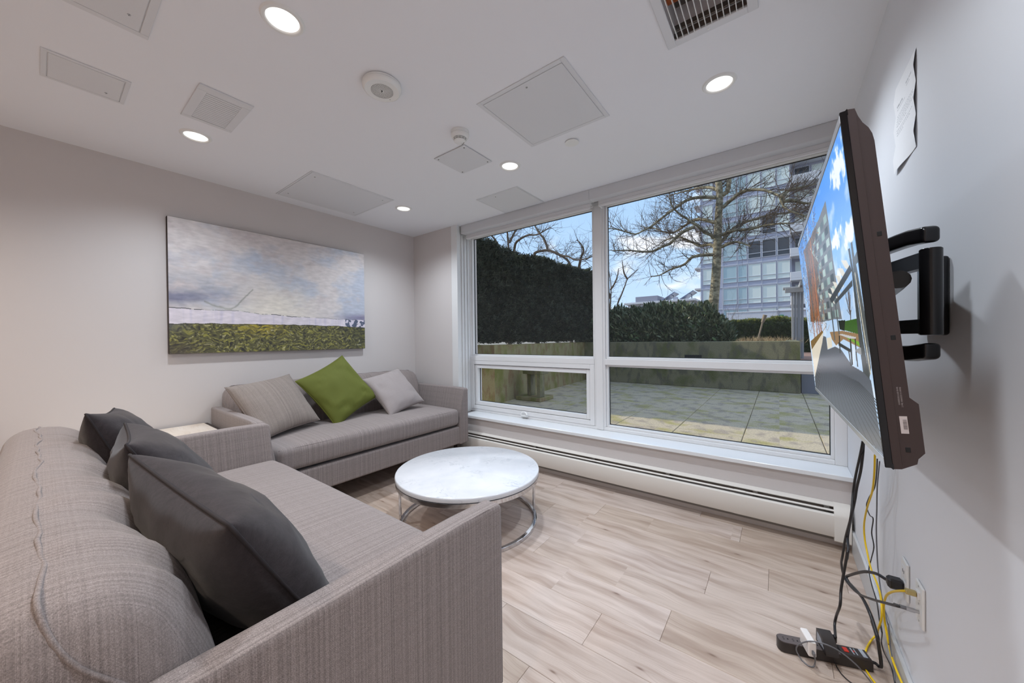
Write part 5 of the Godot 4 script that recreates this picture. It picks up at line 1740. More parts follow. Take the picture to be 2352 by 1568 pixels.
# ---------------------------------------------------------------- television
func build_television() -> void:
	var ax := Vector3(0.01980826, 0.00379803, 0.99979658)
	var ay := Vector3(-0.08707848, 0.99619933, -0.00205915)
	var az := ax.cross(ay).normalized()
	var at := Vector3(0.1057, 1.24427, -1.41645)
	var hw := 0.545
	var hh := 0.3115
	var t := thing("television", "black flat television with silver edge on a swing arm", "television", at, Basis(ax, ay, az))
	var prof := PackedVector2Array([Vector2(-0.004, hh), Vector2(-0.0109, 0.3178), Vector2(-0.0209, 0.3151), Vector2(-0.0240, 0.300), Vector2(-0.0285, 0.286), Vector2(-0.0350, 0.274), Vector2(-0.0385, 0.262), Vector2(-0.0400, 0.248), Vector2(-0.0405, -0.1956), Vector2(-0.0502, -0.2066), Vector2(-0.0500, -0.2873), Vector2(-0.0415, -0.2975), Vector2(-0.0395, -0.306), Vector2(-0.0207, -0.3163), Vector2(-0.0100, -0.3171), Vector2(-0.004, -hh)])
	# x: (y, z) order wanted by the extruder
	var flat := PackedVector2Array()
	for p in prof:
		flat.append(Vector2(p.y, p.x))
	var b := MB.new()
	b.extrude(flat, 0, -hw, hw, 0.85)
	var shell := part("shell", b, M.tv_shell, t)
	b = MB.new()
	b.extrude(PackedVector2Array([Vector2(hh, -0.0042), Vector2(0.3188, -0.0112), Vector2(0.3168, -0.0115), Vector2(0.308, -0.0115), Vector2(0.308, -0.0042)]), 0, -hw - 0.001, hw + 0.001)
	b.extrude(PackedVector2Array([Vector2(-hh, -0.0042), Vector2(-0.3181, -0.0105), Vector2(-0.3165, -0.0115), Vector2(-0.308, -0.0115), Vector2(-0.308, -0.0042)]), 0, -hw - 0.001, hw + 0.001)
	b.box(Vector3(hw - 0.004, -0.3155, -0.0108), Vector3(hw + 0.0012, 0.3165, -0.0008), 0.001)
	b.box(Vector3(-hw - 0.0012, -0.3155, -0.0108), Vector3(-hw + 0.004, 0.3165, -0.0008), 0.001)
	part("bezel", b, M.tv_gloss, t)
	b = MB.new()
	b.box(Vector3(-hw, 0.2965, -0.0042), Vector3(hw, hh, 0.0), 0.001)
	b.box(Vector3(-hw, -hh, -0.0042), Vector3(hw, -0.2975, 0.0), 0.001)
	part("silver_edge", b, M.tv_silver, t, "silver strip along the screen edge")
	b = MB.new()
	b.box(Vector3(-hw + 0.001, -0.2975, -0.0042), Vector3(hw - 0.001, 0.2965, -0.0008))
	part("panel", b, M.tv_gloss, t)
	b = MB.new()
	b.quad_uv(Vector3(-hw + 0.004, -0.2955, -0.0006), Vector3(hw - 0.003, -0.2955, -0.0006), Vector3(hw - 0.003, 0.294, -0.0006), Vector3(-hw + 0.004, 0.294, -0.0006), [Vector2(0.002, 0.972), Vector2(0.998, 0.972), Vector2(0.998, 0.028), Vector2(0.002, 0.028)])
	part("screen", b, M.tv_screen_picture, t, "lit screen showing a garden walk with pergola and tower")
	# a groove between front and shell, screws, the printed label and a barcode on the near edge
	b = MB.new()
	b.box(Vector3(hw - 0.001, -0.312, -0.0235), Vector3(hw + 0.0004, 0.300, -0.0222))
	part("groove", b, M.tv_shell, t)
	for y in [0.086, -0.094, -0.283]:
		b = MB.new()
		b.box(Vector3(hw - 0.001, y - 0.004, -0.034), Vector3(hw + 0.0005, y + 0.004, -0.028), 0.0004)
		part("screw", b, M.slot_dark, t)
	b = MB.new()
	b.box(Vector3(hw, -0.256, -0.0348), Vector3(hw + 0.0004, -0.227, -0.0256))
	var st := part("barcode_sticker", b, M.sticker, t, "pale sticker with a barcode")
	var x := -0.249
	var r := RandomNumberGenerator.new()
	r.seed = 3
	while x < -0.233:
		var w := r.randf_range(0.0004, 0.0012)
		b = MB.new()
		b.box(Vector3(hw + 0.0004, x, -0.0338), Vector3(hw + 0.0006, x + w, -0.0292))
		part("barcode_line", b, M.print_grey, st)
		x += w + r.randf_range(0.0004, 0.0010)
	for q in [["Model: LC-52LE640U  Rev: C", -0.0312], ["Serial: 001173819000151", -0.0278]]:
		var tm := TextMesh.new()
		var f := SystemFont.new()
		f.font_names = PackedStringArray(["Droid Sans"])
		tm.font = f
		tm.text = q[0]
		tm.font_size = 24
		tm.pixel_size = 0.000113
		tm.depth = 0.0002
		tm.material = M.print_pale
		var o := MeshInstance3D.new()
		o.name = "printed_line"
		o.mesh = tm
		t.add_child(o, true)
		# reads downwards along the near edge
		o.transform = Transform3D(Basis(Vector3(0, -1, 0), Vector3(0, 0, -1), Vector3(1, 0, 0)), Vector3(hw + 0.0003, -0.195 if q[1] < -0.03 else -0.193, q[1]))
	var light := AreaLight3D.new()
	light.name = "screen_light"
	t.add_child(light)
	light.position = Vector3(0, 0, 0.006)
	light.rotation_degrees.y = 180
	light.area_size = Vector2(1.06, 0.58)
	light.light_energy = SCREEN_POWER
	light.light_color = Color(0.72, 0.84, 1.0)
	light.area_range = 6.0
	light.shadow_enabled = true
	# swing arm
	t = thing("television_mount", "black swing arm mount between television and wall", "wall mount", Vector3(XR, 1.25, -1.33))
	b = world_mb(t)
	b.xf = b.xf * Transform3D(Basis.IDENTITY, Vector3(XR - 0.009, 1.250, -1.345))
	b.soft(Vector3(0.017, 0.185, 0.17), 0.007, Vector3i(1, 3, 3))
	part("wall_plate", b, M.mount_black, t)
	b = world_mb(t)
	b.tube([Vector3(0.250, 1.159, -1.098), Vector3(0.250, 1.160, -1.098), Vector3(0.250, 1.334, -1.098), Vector3(0.250, 1.336, -1.098)], [0.0145, 0.0165, 0.0165, 0.0145], 24)
	part("pivot_tube", b, M.mount_black, t)
	for q in [[1.226, 1.275], [1.185, 1.215]]:
		b = world_mb(t)
		b.extrude(PackedVector2Array([Vector2(-1.098, 0.262), Vector2(-1.092, 0.240), Vector2(-1.34, 0.288), Vector2(-1.36, 0.305), Vector2(-1.33, 0.309)]), 1, q[0], q[1])
		part("wall_arm", b, M.mount_black, t)
	for q in [[1.298, 1.331], [1.162, 1.192]]:
		b = world_mb(t)
		b.extrude(PackedVector2Array([Vector2(-1.090, 0.240), Vector2(-1.104, 0.256), Vector2(-1.42, 0.186), Vector2(-1.43, 0.166), Vector2(-1.40, 0.166)]), 1, q[0], q[1])
		part("screen_arm", b, M.mount_grey, t)
	b = world_mb(t)
	b.box(Vector3(0.158, 1.150, -1.452), Vector3(0.184, 1.345, -1.388), 0.006)
	part("tilt_head", b, M.mount_black, t)
	b = world_mb(t)
	b.tube(curve([Vector3(0.212, 1.282, -1.14), Vector3(0.214, 1.276, -1.20), Vector3(0.206, 1.262, -1.28), Vector3(0.188, 1.252, -1.38)], 0.02), 0.020, 14)
	part("cable_cover", b, M.mount_black, t)
	for q in [[1.372, 1.0], [1.118, -1.0]]:
		b = world_mb(t)
		var cy: float = q[0]
		b.xf = b.xf * Transform3D(Basis(Vector3.UP, deg_to_rad(15.0)), Vector3(0.199, cy, -1.275))
		b.soft(Vector3(0.030, 0.034, 0.39), 0.009, Vector3i(2, 2, 8), func(p: Vector3) -> Vector3:
			p.y -= q[1] * 0.10 * pow(clampf((absf(p.z) - 0.10) / 0.1, 0.0, 1.2), 2.0) * 0.1
			return p)
		part("bracket_bar", b, M.mount_black, t)
	b = world_mb(t)
	b.box(Vector3(0.150, 1.10, -1.47), Vector3(0.160, 1.39, -1.37), 0.003)
	part("screen_plate", b, M.mount_black, t)


# ---------------------------------------------------------------- cables and the power strip
func cable(called: String, label: String, pts: Array, r: float, m: Material, category := "cable") -> Node3D:
	var mid: Vector3 = pts[pts.size() - 1]
	var t := thing(called, label, category, mid)
	var b := world_mb(t)
	b.tube(curve(pts, 0.012), r, 8)
	part("cord", b, m, t)
	return t


func build_cables() -> void:
	var t := cable("coaxial_cable", "dark coaxial cable from the television to the data plate", COAX + [Vector3(0.262, 0.383, -1.473), Vector3(0.272, 0.382, -1.473)], 0.0038, M.cable_black)
	var b := world_mb(t)
	b.tube([Vector3(0.272, 0.382, -1.473), Vector3(0.285, 0.382, -1.473)], 0.0052, 10)
	part("connector", b, M.cable_grey, t)
	b = world_mb(t)
	b.tube([Vector3(0.285, 0.382, -1.473), Vector3(0.302, 0.382, -1.473)], 0.0058, 6)
	part("nut", b, M.steel, t)
	t = cable("television_cable", "black power cord hanging from the television to the adapter", CORD_B, 0.0042, M.cable_black)
	b = world_mb(t)
	b.tube([Vector3(0.152, 0.083, -1.700), Vector3(0.152, 0.062, -1.700)], [0.008, 0.0075], 8)
	part("plug", b, M.cable_black, t)
	t = cable("strip_cord", "thick black cord from the wall outlet to the power strip", CORD_STRIP, 0.0050, M.cable_black)
	b = world_mb(t)
	b.box(Vector3(0.272, 0.356, -1.640), Vector3(0.3085, 0.388, -1.607), 0.006)
	part("plug", b, M.cable_black, t)
	cable("network_cable", "yellow network cable hanging behind the television down to the strip", YELLOW_A, 0.0030, M.cable_yellow)
	t = cable("network_cable", "yellow network cable looping out of the data plate", [Vector3(0.298, 0.431, -1.473), Vector3(0.288, 0.431, -1.474)] + YELLOW_B, 0.0032, M.cable_yellow)
	b = world_mb(t)
	b.box(Vector3(0.283, 0.4245, -1.4805), Vector3(0.3048, 0.4375, -1.4655), 0.002)
	part("plug", b, M.brass, t)
	cable("thin_cable", "thin wavy black cable hanging on the wall", WAVY, 0.0019, M.cable_black)
	cable("thin_cable", "thin straight grey cable hanging against the wall", GREY_CABLE, 0.0021, M.cable_grey)
	cable("charger_cable", "grey charging cable looped over the power strip", USB, 0.0022, M.cable_grey)
	cable("thin_cable", "thin dark cable lying on the floor in front of the strip", THIN_DARK, 0.0017, M.cable_black)
	# power strip
	var a0 := Vector3(-0.012, 0.0, -1.642)
	var a1 := Vector3(0.246, 0.0, -1.728)
	var dir := (a1 - a0).normalized()
	var side := Vector3.UP.cross(dir)
	t = thing("power_strip", "black power strip on the floor with a red switch", "power strip", (a0 + a1) * 0.5 + Vector3(0, 0, 0), Basis(dir, Vector3.UP, dir.cross(Vector3.UP)))
	var hl := (a1 - a0).length() * 0.5
	b = MB.new()
	var outl := PackedVector2Array()
	for k in 9:
		var an := PI * 0.5 * k / 8.0
		outl.append(Vector2(0.022 - 0.018 + 0.018 * cos(an), -hl + 0.018 - 0.018 * sin(an)))
	for k in 9:
		var an := PI * 0.5 + PI * 0.5 * k / 8.0
		outl.append(Vector2(-0.022 + 0.018 + 0.018 * cos(an), -hl + 0.018 - 0.018 * sin(an)))
	outl.append(Vector2(-0.022, hl))
	outl.append(Vector2(0.022, hl))
	b.extrude(outl, 1, 0.002, 0.036)
	part("body", b, M.strip_black, t)
	b = MB.new()
	var small := PackedVector2Array()
	for p in outl:
		small.append(Vector2(p.x * 0.93, p.y * 0.985))
	b.extrude(small, 1, 0.036, 0.0385)
	part("top", b, M.strip_top, t)
	for k in 5:
		var cx := -hl + 0.027 + k * 0.030
		for q in [[-0.004, -0.006, 0.0012, 0.004], [0.004, -0.006, 0.0012, 0.004], [0.0, 0.007, 0.003, 0.003]]:
			b = MB.new()
			b.box(Vector3(cx + q[1] * 1.0 - q[3], 0.0383, q[0] - q[2]), Vector3(cx + q[1] + q[3] * 0.4, 0.0388, q[0] + q[2]))
			part("slot", b, M.slot_dark, t)
	b = MB.new()
	b.box(Vector3(hl - 0.088, 0.037, -0.0215), Vector3(hl - 0.002, 0.044, 0.0215), 0.003)
	var hd := part("switch_housing", b, M.strip_black, t)
	b = MB.new()
	b.box(Vector3(hl - 0.074, 0.043, -0.010), Vector3(hl - 0.060, 0.0465, 0.010), 0.001)
	part("switch", b, M.switch_red, hd)
	b = MB.new()
	b.box(Vector3(hl - 0.050, 0.0438, -0.014), Vector3(hl - 0.046, 0.0445, 0.014))
	b.box(Vector3(hl - 0.040, 0.0438, -0.014), Vector3(hl - 0.037, 0.0445, 0.014))
	b.box(Vector3(hl - 0.024, 0.0438, -0.018), Vector3(hl - 0.012, 0.0445, 0.018))
	part("printed_band", b, M.label_grey, hd)
	b = MB.new()
	b.box(Vector3(hl - 0.046, 0.0438, -0.003), Vector3(hl - 0.041, 0.0448, 0.003))
	part("pilot_light", b, M.switch_red, hd)
	# white charger and black adapter plugged into the strip
	var turn := Basis(dir, Vector3.UP, dir.cross(Vector3.UP))
	t = thing("usb_charger", "white square charger plugged into the power strip", "charger", Vector3(0.073, 0.0388, -1.650), turn)
	b = MB.new()
	b.xf.origin = Vector3(0.0, 0.026, 0.012)
	b.soft(Vector3(0.024, 0.052, 0.070), 0.005, Vector3i(1, 1, 1))
	part("body", b, M.charger_white, t)
	b = MB.new()
	b.box(Vector3(-0.003, 0.012, 0.046), Vector3(0.003, 0.026, 0.062), 0.001)
	part("plug", b, M.cable_grey, t)
	t = thing("power_adapter", "black wedge shaped adapter plugged into the power strip", "adapter", Vector3(0.134, 0.0388, -1.682), turn)
	b = MB.new()
	var wedge := PackedVector2Array([Vector2(0.0, -0.036), Vector2(0.046, -0.034), Vector2(0.052, -0.024), Vector2(0.048, -0.004), Vector2(0.034, 0.020), Vector2(0.006, 0.036), Vector2(0.0, 0.036)])
	b.extrude(wedge, 0, -0.021, 0.017)
	part("body", b, M.strip_black, t)
	b = MB.new()
	b.extrude(PackedVector2Array([Vector2(0.008, -0.026), Vector2(0.038, -0.026), Vector2(0.034, -0.002), Vector2(0.012, 0.022)]), 0, -0.0216, -0.0208)
	part("rating_label", b, M.label_grey, t)


# ---------------------------------------------------------------- outdoors
func leaf_mesh(length: float, width: float, fold: float) -> ArrayMesh:
	var b := MB.new()
	var ws := [0.05, 0.75, 1.0, 0.7, 0.0]
	for i in 4:
		var y0 := length * i / 4.0
		var y1 := length * (i + 1) / 4.0
		var w0: float = ws[i] * width * 0.5
		var w1: float = ws[i + 1] * width * 0.5
		var d0 := -0.10 * length * pow(i / 4.0, 2.0)
		var d1 := -0.10 * length * pow((i + 1) / 4.0, 2.0)
		for s in [1.0, -1.0]:
			var a := Vector3(0, y0, d0)
			var c := Vector3(s * w0, y0, d0 + fold * w0)
			var d := Vector3(s * w1, y1, d1 + fold * w1)
			var e := Vector3(0, y1, d1)
			if s > 0:
				b.quad(a, c, d, e)
			else:
				b.quad(e, d, c, a)
	return b.mesh()


func sprig_mesh(size: float, blades: int, seed_: int) -> ArrayMesh:
	var b := MB.new()
	var r := RandomNumberGenerator.new()
	r.seed = seed_
	for k in blades:
		var up := size * (0.2 + 0.8 * k / blades)
		var an := k * 2.4
		var d := Vector3(cos(an), 0.55 + r.randf() * 0.5, sin(an)).normalized()
		var o := Vector3(0, up * 0.7, 0)
		var tip := o + d * size * 0.5
		var side := d.cross(Vector3(sin(an), 0.3, -cos(an))).normalized() * size * 0.075
		b.tri(o - side, o + side, tip)
		b.tri(o + side * 0.2 + Vector3(0, 0.02 * size, 0), tip + side * 1.4, tip + d * size * 0.12)
	return b.mesh()


func scatter(called: String, parent: Node, mesh: Mesh, m: Material, places: Array, tints: PackedColorArray) -> void:
	mesh.surface_set_material(0, m)
	var mm := MultiMesh.new()
	mm.transform_format = MultiMesh.TRANSFORM_3D
	mm.use_colors = true
	mm.mesh = mesh
	mm.instance_count = places.size()
	for i in places.size():
		mm.set_instance_transform(i, places[i])
		mm.set_instance_color(i, tints[i])
	var o := MultiMeshInstance3D.new()
	o.name = called
	o.multimesh = mm
	parent.add_child(o, true)
	o.set_meta("kind", "stuff")


func facing(at: Vector3, up: Vector3, spin: float, size: float) -> Transform3D:
	var y := up.normalized()
	var x := y.cross(Vector3(0.31, 0.17, 0.93)).normalized().rotated(y, spin)
	return Transform3D(Basis(x * size, y * size, x.cross(y) * size), at)


# a hedge between two corners: a dark core and thousands of small sprigs on its faces
func hedge(called: String, label: String, lo: Vector3, hi: Vector3, skew: float, count: int, size: float, top_tint: Color, faces: Array, seed_: int, low: Color, light: Color) -> void:
	var t := thing(called, label, "hedge", Vector3((lo.x + hi.x) * 0.5, lo.y, (lo.z + hi.z) * 0.5))
	var bump := noise(seed_, 0.9, 3)
	var b := MB.new()
	var c := (lo + hi) * 0.5
	b.xf = Transform3D(Basis.IDENTITY, c - t.position)
	var sz := hi - lo - Vector3(0.12, 0.12, 0.12)
	b.soft(sz, 0.10, Vector3i(maxi(2, int(sz.x * 4)), maxi(2, int(sz.y * 4)), maxi(2, int(sz.z * 4))), func(p: Vector3) -> Vector3:
		p.x += skew * p.z / sz.z
		return p + p.normalized() * bump.get_noise_3d(p.x + c.x, p.y, p.z) * 0.08)
	part("core", b, M.yew_core, t)
	var r := RandomNumberGenerator.new()
	r.seed = seed_
	var places := []
	var tints := PackedColorArray()
	for f in faces:
		for k in int(count * f[1]):
			var p := Vector3(r.randf_range(lo.x, hi.x), r.randf_range(lo.y, hi.y), r.randf_range(lo.z, hi.z))
			var nrm: Vector3 = f[0]
			if nrm.x != 0:
				p.x = hi.x if nrm.x > 0 else lo.x
			elif nrm.y != 0:
				p.y = hi.y
			else:
				p.z = hi.z if nrm.z > 0 else lo.z
			p.x += skew * (p.z - c.z) / sz.z
			p += nrm * (bump.get_noise_3d(p.x, p.y, p.z) * 0.16 - 0.05 + r.randf() * 0.06)
			var up := (nrm * 0.5 + Vector3(r.randf_range(-0.5, 0.5), r.randf_range(0.15, 1.0), r.randf_range(-0.5, 0.5))).normalized()
			places.append(facing(p - t.position, up, r.randf() * TAU, size * r.randf_range(0.7, 1.3)))
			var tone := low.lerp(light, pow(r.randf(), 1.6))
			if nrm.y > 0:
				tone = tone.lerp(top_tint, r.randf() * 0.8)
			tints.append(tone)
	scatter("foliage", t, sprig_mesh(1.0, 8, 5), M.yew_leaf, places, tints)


func twigs(b: MB, from: Vector3, dir: Vector3, length: float, r0: float, depth: int, r: RandomNumberGenerator, lift: float) -> void:
	var path := [from]
	var rad := [r0]
	var n := 4 if depth > 0 else 3
	var d := dir.normalized()
	for i in n:
		d = (d + Vector3(r.randf_range(-0.28, 0.28), r.randf_range(-0.22, 0.28) + lift, r.randf_range(-0.28, 0.28))).normalized()
		path.append(path[i] + d * length / n)
		rad.append(lerpf(r0, r0 * 0.4, float(i + 1) / n))
	b.tube(path, rad, 3, false)
	if depth <= 0:
		return
	var kids := 3 if depth > 1 else 2
	for k in kids:
		var i := r.randi_range(1, n)
		var side := Vector3(r.randf_range(-1, 1), r.randf_range(-0.5, 0.9), r.randf_range(-1, 1)).normalized()
		twigs(b, path[i], (d + side * 0.95).normalized(), length * r.randf_range(0.45, 0.75), rad[i] * 0.75, depth - 1, r, lift)


func limb(t: Node3D, pts: Array, r0: float, r1: float, m: Material, tw: MB, every: float, reach: float, r: RandomNumberGenerator, depth: int, twig_r: float) -> void:
	var path := curve(pts, 0.12)
	var rad := []
	for i in path.size():
		rad.append(lerpf(r0, r1, float(i) / (path.size() - 1)))
	var b := world_mb(t)
	b.tube(path, rad, 7)
	part("limb", b, m, t)
	for i in range(1, path.size()):
		var seg: Vector3 = path[i] - path[i - 1]
		var cnt := seg.length() / every
		var whole_n := int(cnt) + (1 if r.randf() < cnt - int(cnt) else 0)
		for k in whole_n:
			var side := Vector3(r.randf_range(-1, 1), r.randf_range(-0.7, 0.9), r.randf_range(-1, 1)).normalized()
			twigs(tw, path[i - 1].lerp(path[i], r.randf()), (seg.normalized() * 0.7 + side).normalized(), reach * r.randf_range(0.5, 1.1), twig_r, depth, r, 0.02)


func build_outdoors() -> void:
	var r := RandomNumberGenerator.new()
	r.seed = 77
	# patio of long slabs
	var b := MB.new()
	b.box(Vector3(-7.0, -0.20, -9.3), Vector3(3.2, -0.05, -2.96))
	var pf := setting("patio_floor", b, M.soil, "patio of long grey paving slabs with moss")
	var starts := [3.67, 4.9, 3.9, 3.67, 4.81, 3.4, 4.3, 3.2, 4.7, 3.6]
	for k in range(-3, 9):
		var x1 := 0.375 - 0.714 * k
		var x0 := x1 - 0.714
		var z: float = -2.96
		var nz: float = -starts[(k + 10) % 10] if k != 0 else -3.67
		if k == 2:
			nz = -4.81
		while z > -9.25:
			nz = maxf(nz, -9.28)
			if z - nz > 0.1:
				var s := MB.new()
				var h := Vector3(0.357 - 0.003, 0.025, (z - nz) * 0.5 - 0.003)
				s.box(-h, h, 0.005)
				var o := part("paving_slab", s, M.slab_grey, pf)
				o.position = Vector3((x0 + x1) * 0.5, -0.025, (z + nz) * 0.5)
			z = nz
			nz -= 2.49
	# concrete walls of the planters
	b = MB.new()
	b.extrude(PackedVector2Array([Vector2(-4.9, -4.08), Vector2(-9.15, -4.34), Vector2(-9.15, -4.66), Vector2(-5.22, -4.42), Vector2(-5.22, -7.5), Vector2(-4.9, -7.5)]), 1, -0.02, 1.062)
	whole("garden_wall", b, M.mossy_concrete, "mossy concrete wall below the tall dark hedge", "wall")
	var t := thing("garden_planter", "long grey concrete planter holding laurel and a bare tree", "planter", Vector3(-2.0, 0, -9.3))
	b = world_mb(t)
	b.box(Vector3(-4.34, 0.0, -9.36), Vector3(0.345, 1.060, -9.15), 0.012)
	b.box(Vector3(0.135, 0.0, -11.8), Vector3(0.345, 1.060, -9.36), 0.012)
	part("wall", b, M.planter_concrete, t)
	b = world_mb(t)
	b.box(Vector3(-6.0, 0.2, -13.55), Vector3(0.135, 0.985, -9.36))
	part("soil", b, M.soil, t)
	b = world_mb(t)
	b.box(Vector3(-1.78, 0.64, -9.1505), Vector3(-1.42, 0.75, -9.142), 0.003)
	part("step_light", b, M.gasket, t, "dark recessed light cover")
	# raised path beyond the end of the planter
	b = MB.new()
	b.box(Vector3(0.35, -0.02, -28.0), Vector3(5.0, 0.56, -9.30), 0.01)
	setting("garden_path", b, M.brick_red, "raised reddish garden path beyond the patio")
	b = MB.new()
	b.box(Vector3(0.36, 0.0, -9.299), Vector3(3.2, 0.54, -9.26), 0.004)
	whole("step_riser", b, M.far_dark, "bluish grey panel closing the raised path", "panel")
	b = MB.new()
	b.box(Vector3(-60.0, -0.6, -150.0), Vector3(60.0, -0.26, -2.96))
	setting("garden_ground", b, M.soil, "bare ground around the gardens")
	b = MB.new()
	b.box(Vector3(-14.0, -0.2, -20.0), Vector3(0.34, 0.6, -13.6))
	setting("garden_bed", b, M.soil, "raised bed behind the planter")
	# low pedestal beside the wall
	t = thing("garden_pedestal", "weathered grey pedestal of two posts on a flat base", "pedestal", Vector3(-3.85, 0, -5.72))
	b = world_mb(t)
	b.box(Vector3(-4.07, 0.0, -5.98), Vector3(-3.50, 0.075, -5.50), 0.01)
	part("base", b, M.mossy_concrete, t)
	for q in [[-3.90, -5.74, 0.085], [-3.60, -5.62, 0.07]]:
		b = world_mb(t)
		b.box(Vector3(q[0], 0.075, q[1] - 0.08), Vector3(q[0] + q[2], 0.52, q[1] + 0.08), 0.006)
		part("post", b, M.planter_concrete, t)
	b = world_mb(t)
	b.box(Vector3(-3.92, 0.50, -5.84), Vector3(-3.52, 0.63, -5.54), 0.008)
	part("cap", b, M.planter_concrete, t)
	for k in 9:
		b = MB.new()
		b.xf = Transform3D(Basis.from_euler(Vector3(r.randf_range(-1.0, 1.0), r.randf() * TAU, r.randf_range(-0.6, 0.6))), Vector3.ZERO)
		b.soft(Vector3(0.07, 0.016, 0.045), 0.007, Vector3i(2, 1, 2), func(p: Vector3) -> Vector3:
			p.y += 4.0 * p.x * p.x
			return p)
		whole("fallen_leaf", b, M.charger_white if k % 3 != 0 else M.weathered_wood, "pale curled leaf lying at the foot of the mossy wall", "leaf", Vector3(-4.42 + 0.085 * k + r.randf_range(-0.03, 0.03), 0.028, -4.62 - 0.02 * k + r.randf_range(-0.05, 0.05)), "curled pale leaves by the wall")
	# hedges
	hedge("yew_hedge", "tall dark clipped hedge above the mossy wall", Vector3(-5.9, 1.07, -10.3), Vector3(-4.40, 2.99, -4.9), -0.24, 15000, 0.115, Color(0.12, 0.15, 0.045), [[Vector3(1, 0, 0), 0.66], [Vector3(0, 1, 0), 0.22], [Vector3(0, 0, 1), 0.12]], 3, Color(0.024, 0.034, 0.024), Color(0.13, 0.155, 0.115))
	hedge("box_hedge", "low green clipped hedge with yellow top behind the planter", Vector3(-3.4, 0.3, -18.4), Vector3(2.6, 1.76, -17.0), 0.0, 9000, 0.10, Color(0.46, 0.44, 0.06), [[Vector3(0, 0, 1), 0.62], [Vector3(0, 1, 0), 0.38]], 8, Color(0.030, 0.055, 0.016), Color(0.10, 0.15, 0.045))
	build_laurel(r)
	build_trees()
	# stake and dry grass in the planter
	t = thing("wooden_stake", "grey weathered wooden stake with a blunt head leaning in the planter", "stake", Vector3(-0.5, 0.9, -13.0))
	b = world_mb(t)
	b.tube([Vector3(-0.54, 0.9, -13.0), Vector3(-0.37, 1.64, -13.0)], 0.022, 8)
	part("shaft", b, M.weathered_wood, t)
	b = world_mb(t)
	b.tube([Vector3(-0.385, 1.58, -13.0), Vector3(-0.32, 1.80, -13.0)], [0.040, 0.055], 8)
	part("head", b, M.weathered_wood, t)
	t = thing("dry_grass", "clump of dry straw coloured grass on the planter edge", "grass", Vector3(-0.32, 0.98, -11.0))
	var places := []
	var tints := PackedColorArray()
	for k in 900:
		var q := Vector2(r.randfn(0.0, 0.30), r.randfn(0.0, 0.30))
		places.append(facing(Vector3(q.x, 0.0, q.y), Vector3(r.randf_range(-0.9, 0.9), 0.8, r.randf_range(-0.9, 0.9)), r.randf() * TAU, r.randf_range(0.5, 1.2)))
		tints.append(Color(0.34, 0.24, 0.13).lerp(Color(0.55, 0.45, 0.28), r.randf()))
	scatter("blades", t, leaf_mesh(0.20, 0.008, 0.3), M.dry_grass, places, tints)
	# pergola post
	t = thing("pergola", "grey pergola post with crossing beams beside the planter end", "pergola", Vector3(0.42, 0.5, -12.2))
	for q in [[0.275, 0.325, -12.0], [0.335, 0.385, -12.05], [0.395, 0.465, -12.1], [0.475, 0.53, -12.15]]:
		b = world_mb(t)
		b.box(Vector3(q[0], 0.5, q[2] - 0.14), Vector3(q[1], 2.46, q[2]), 0.006)
		part("post", b, M.pergola_paint, t)
	for q in [[0.14, 2.31, 3.2, 2.44, -11.95, -12.00], [0.10, 2.42, 3.2, 2.49, -12.22, -12.30]]:
		b = world_mb(t)
		b.box(Vector3(q[0], q[1], q[5]), Vector3(q[2], q[3], q[4]), 0.006)
		part("beam", b, M.pergola_paint, t)
	for k in 4:
		b = world_mb(t)
		b.box(Vector3(0.44 + k * 0.7, 2.44, -13.6), Vector3(0.50 + k * 0.7, 2.56, -11.6), 0.006)
		part("rafter", b, M.pergola_paint, t)
	build_far_buildings()


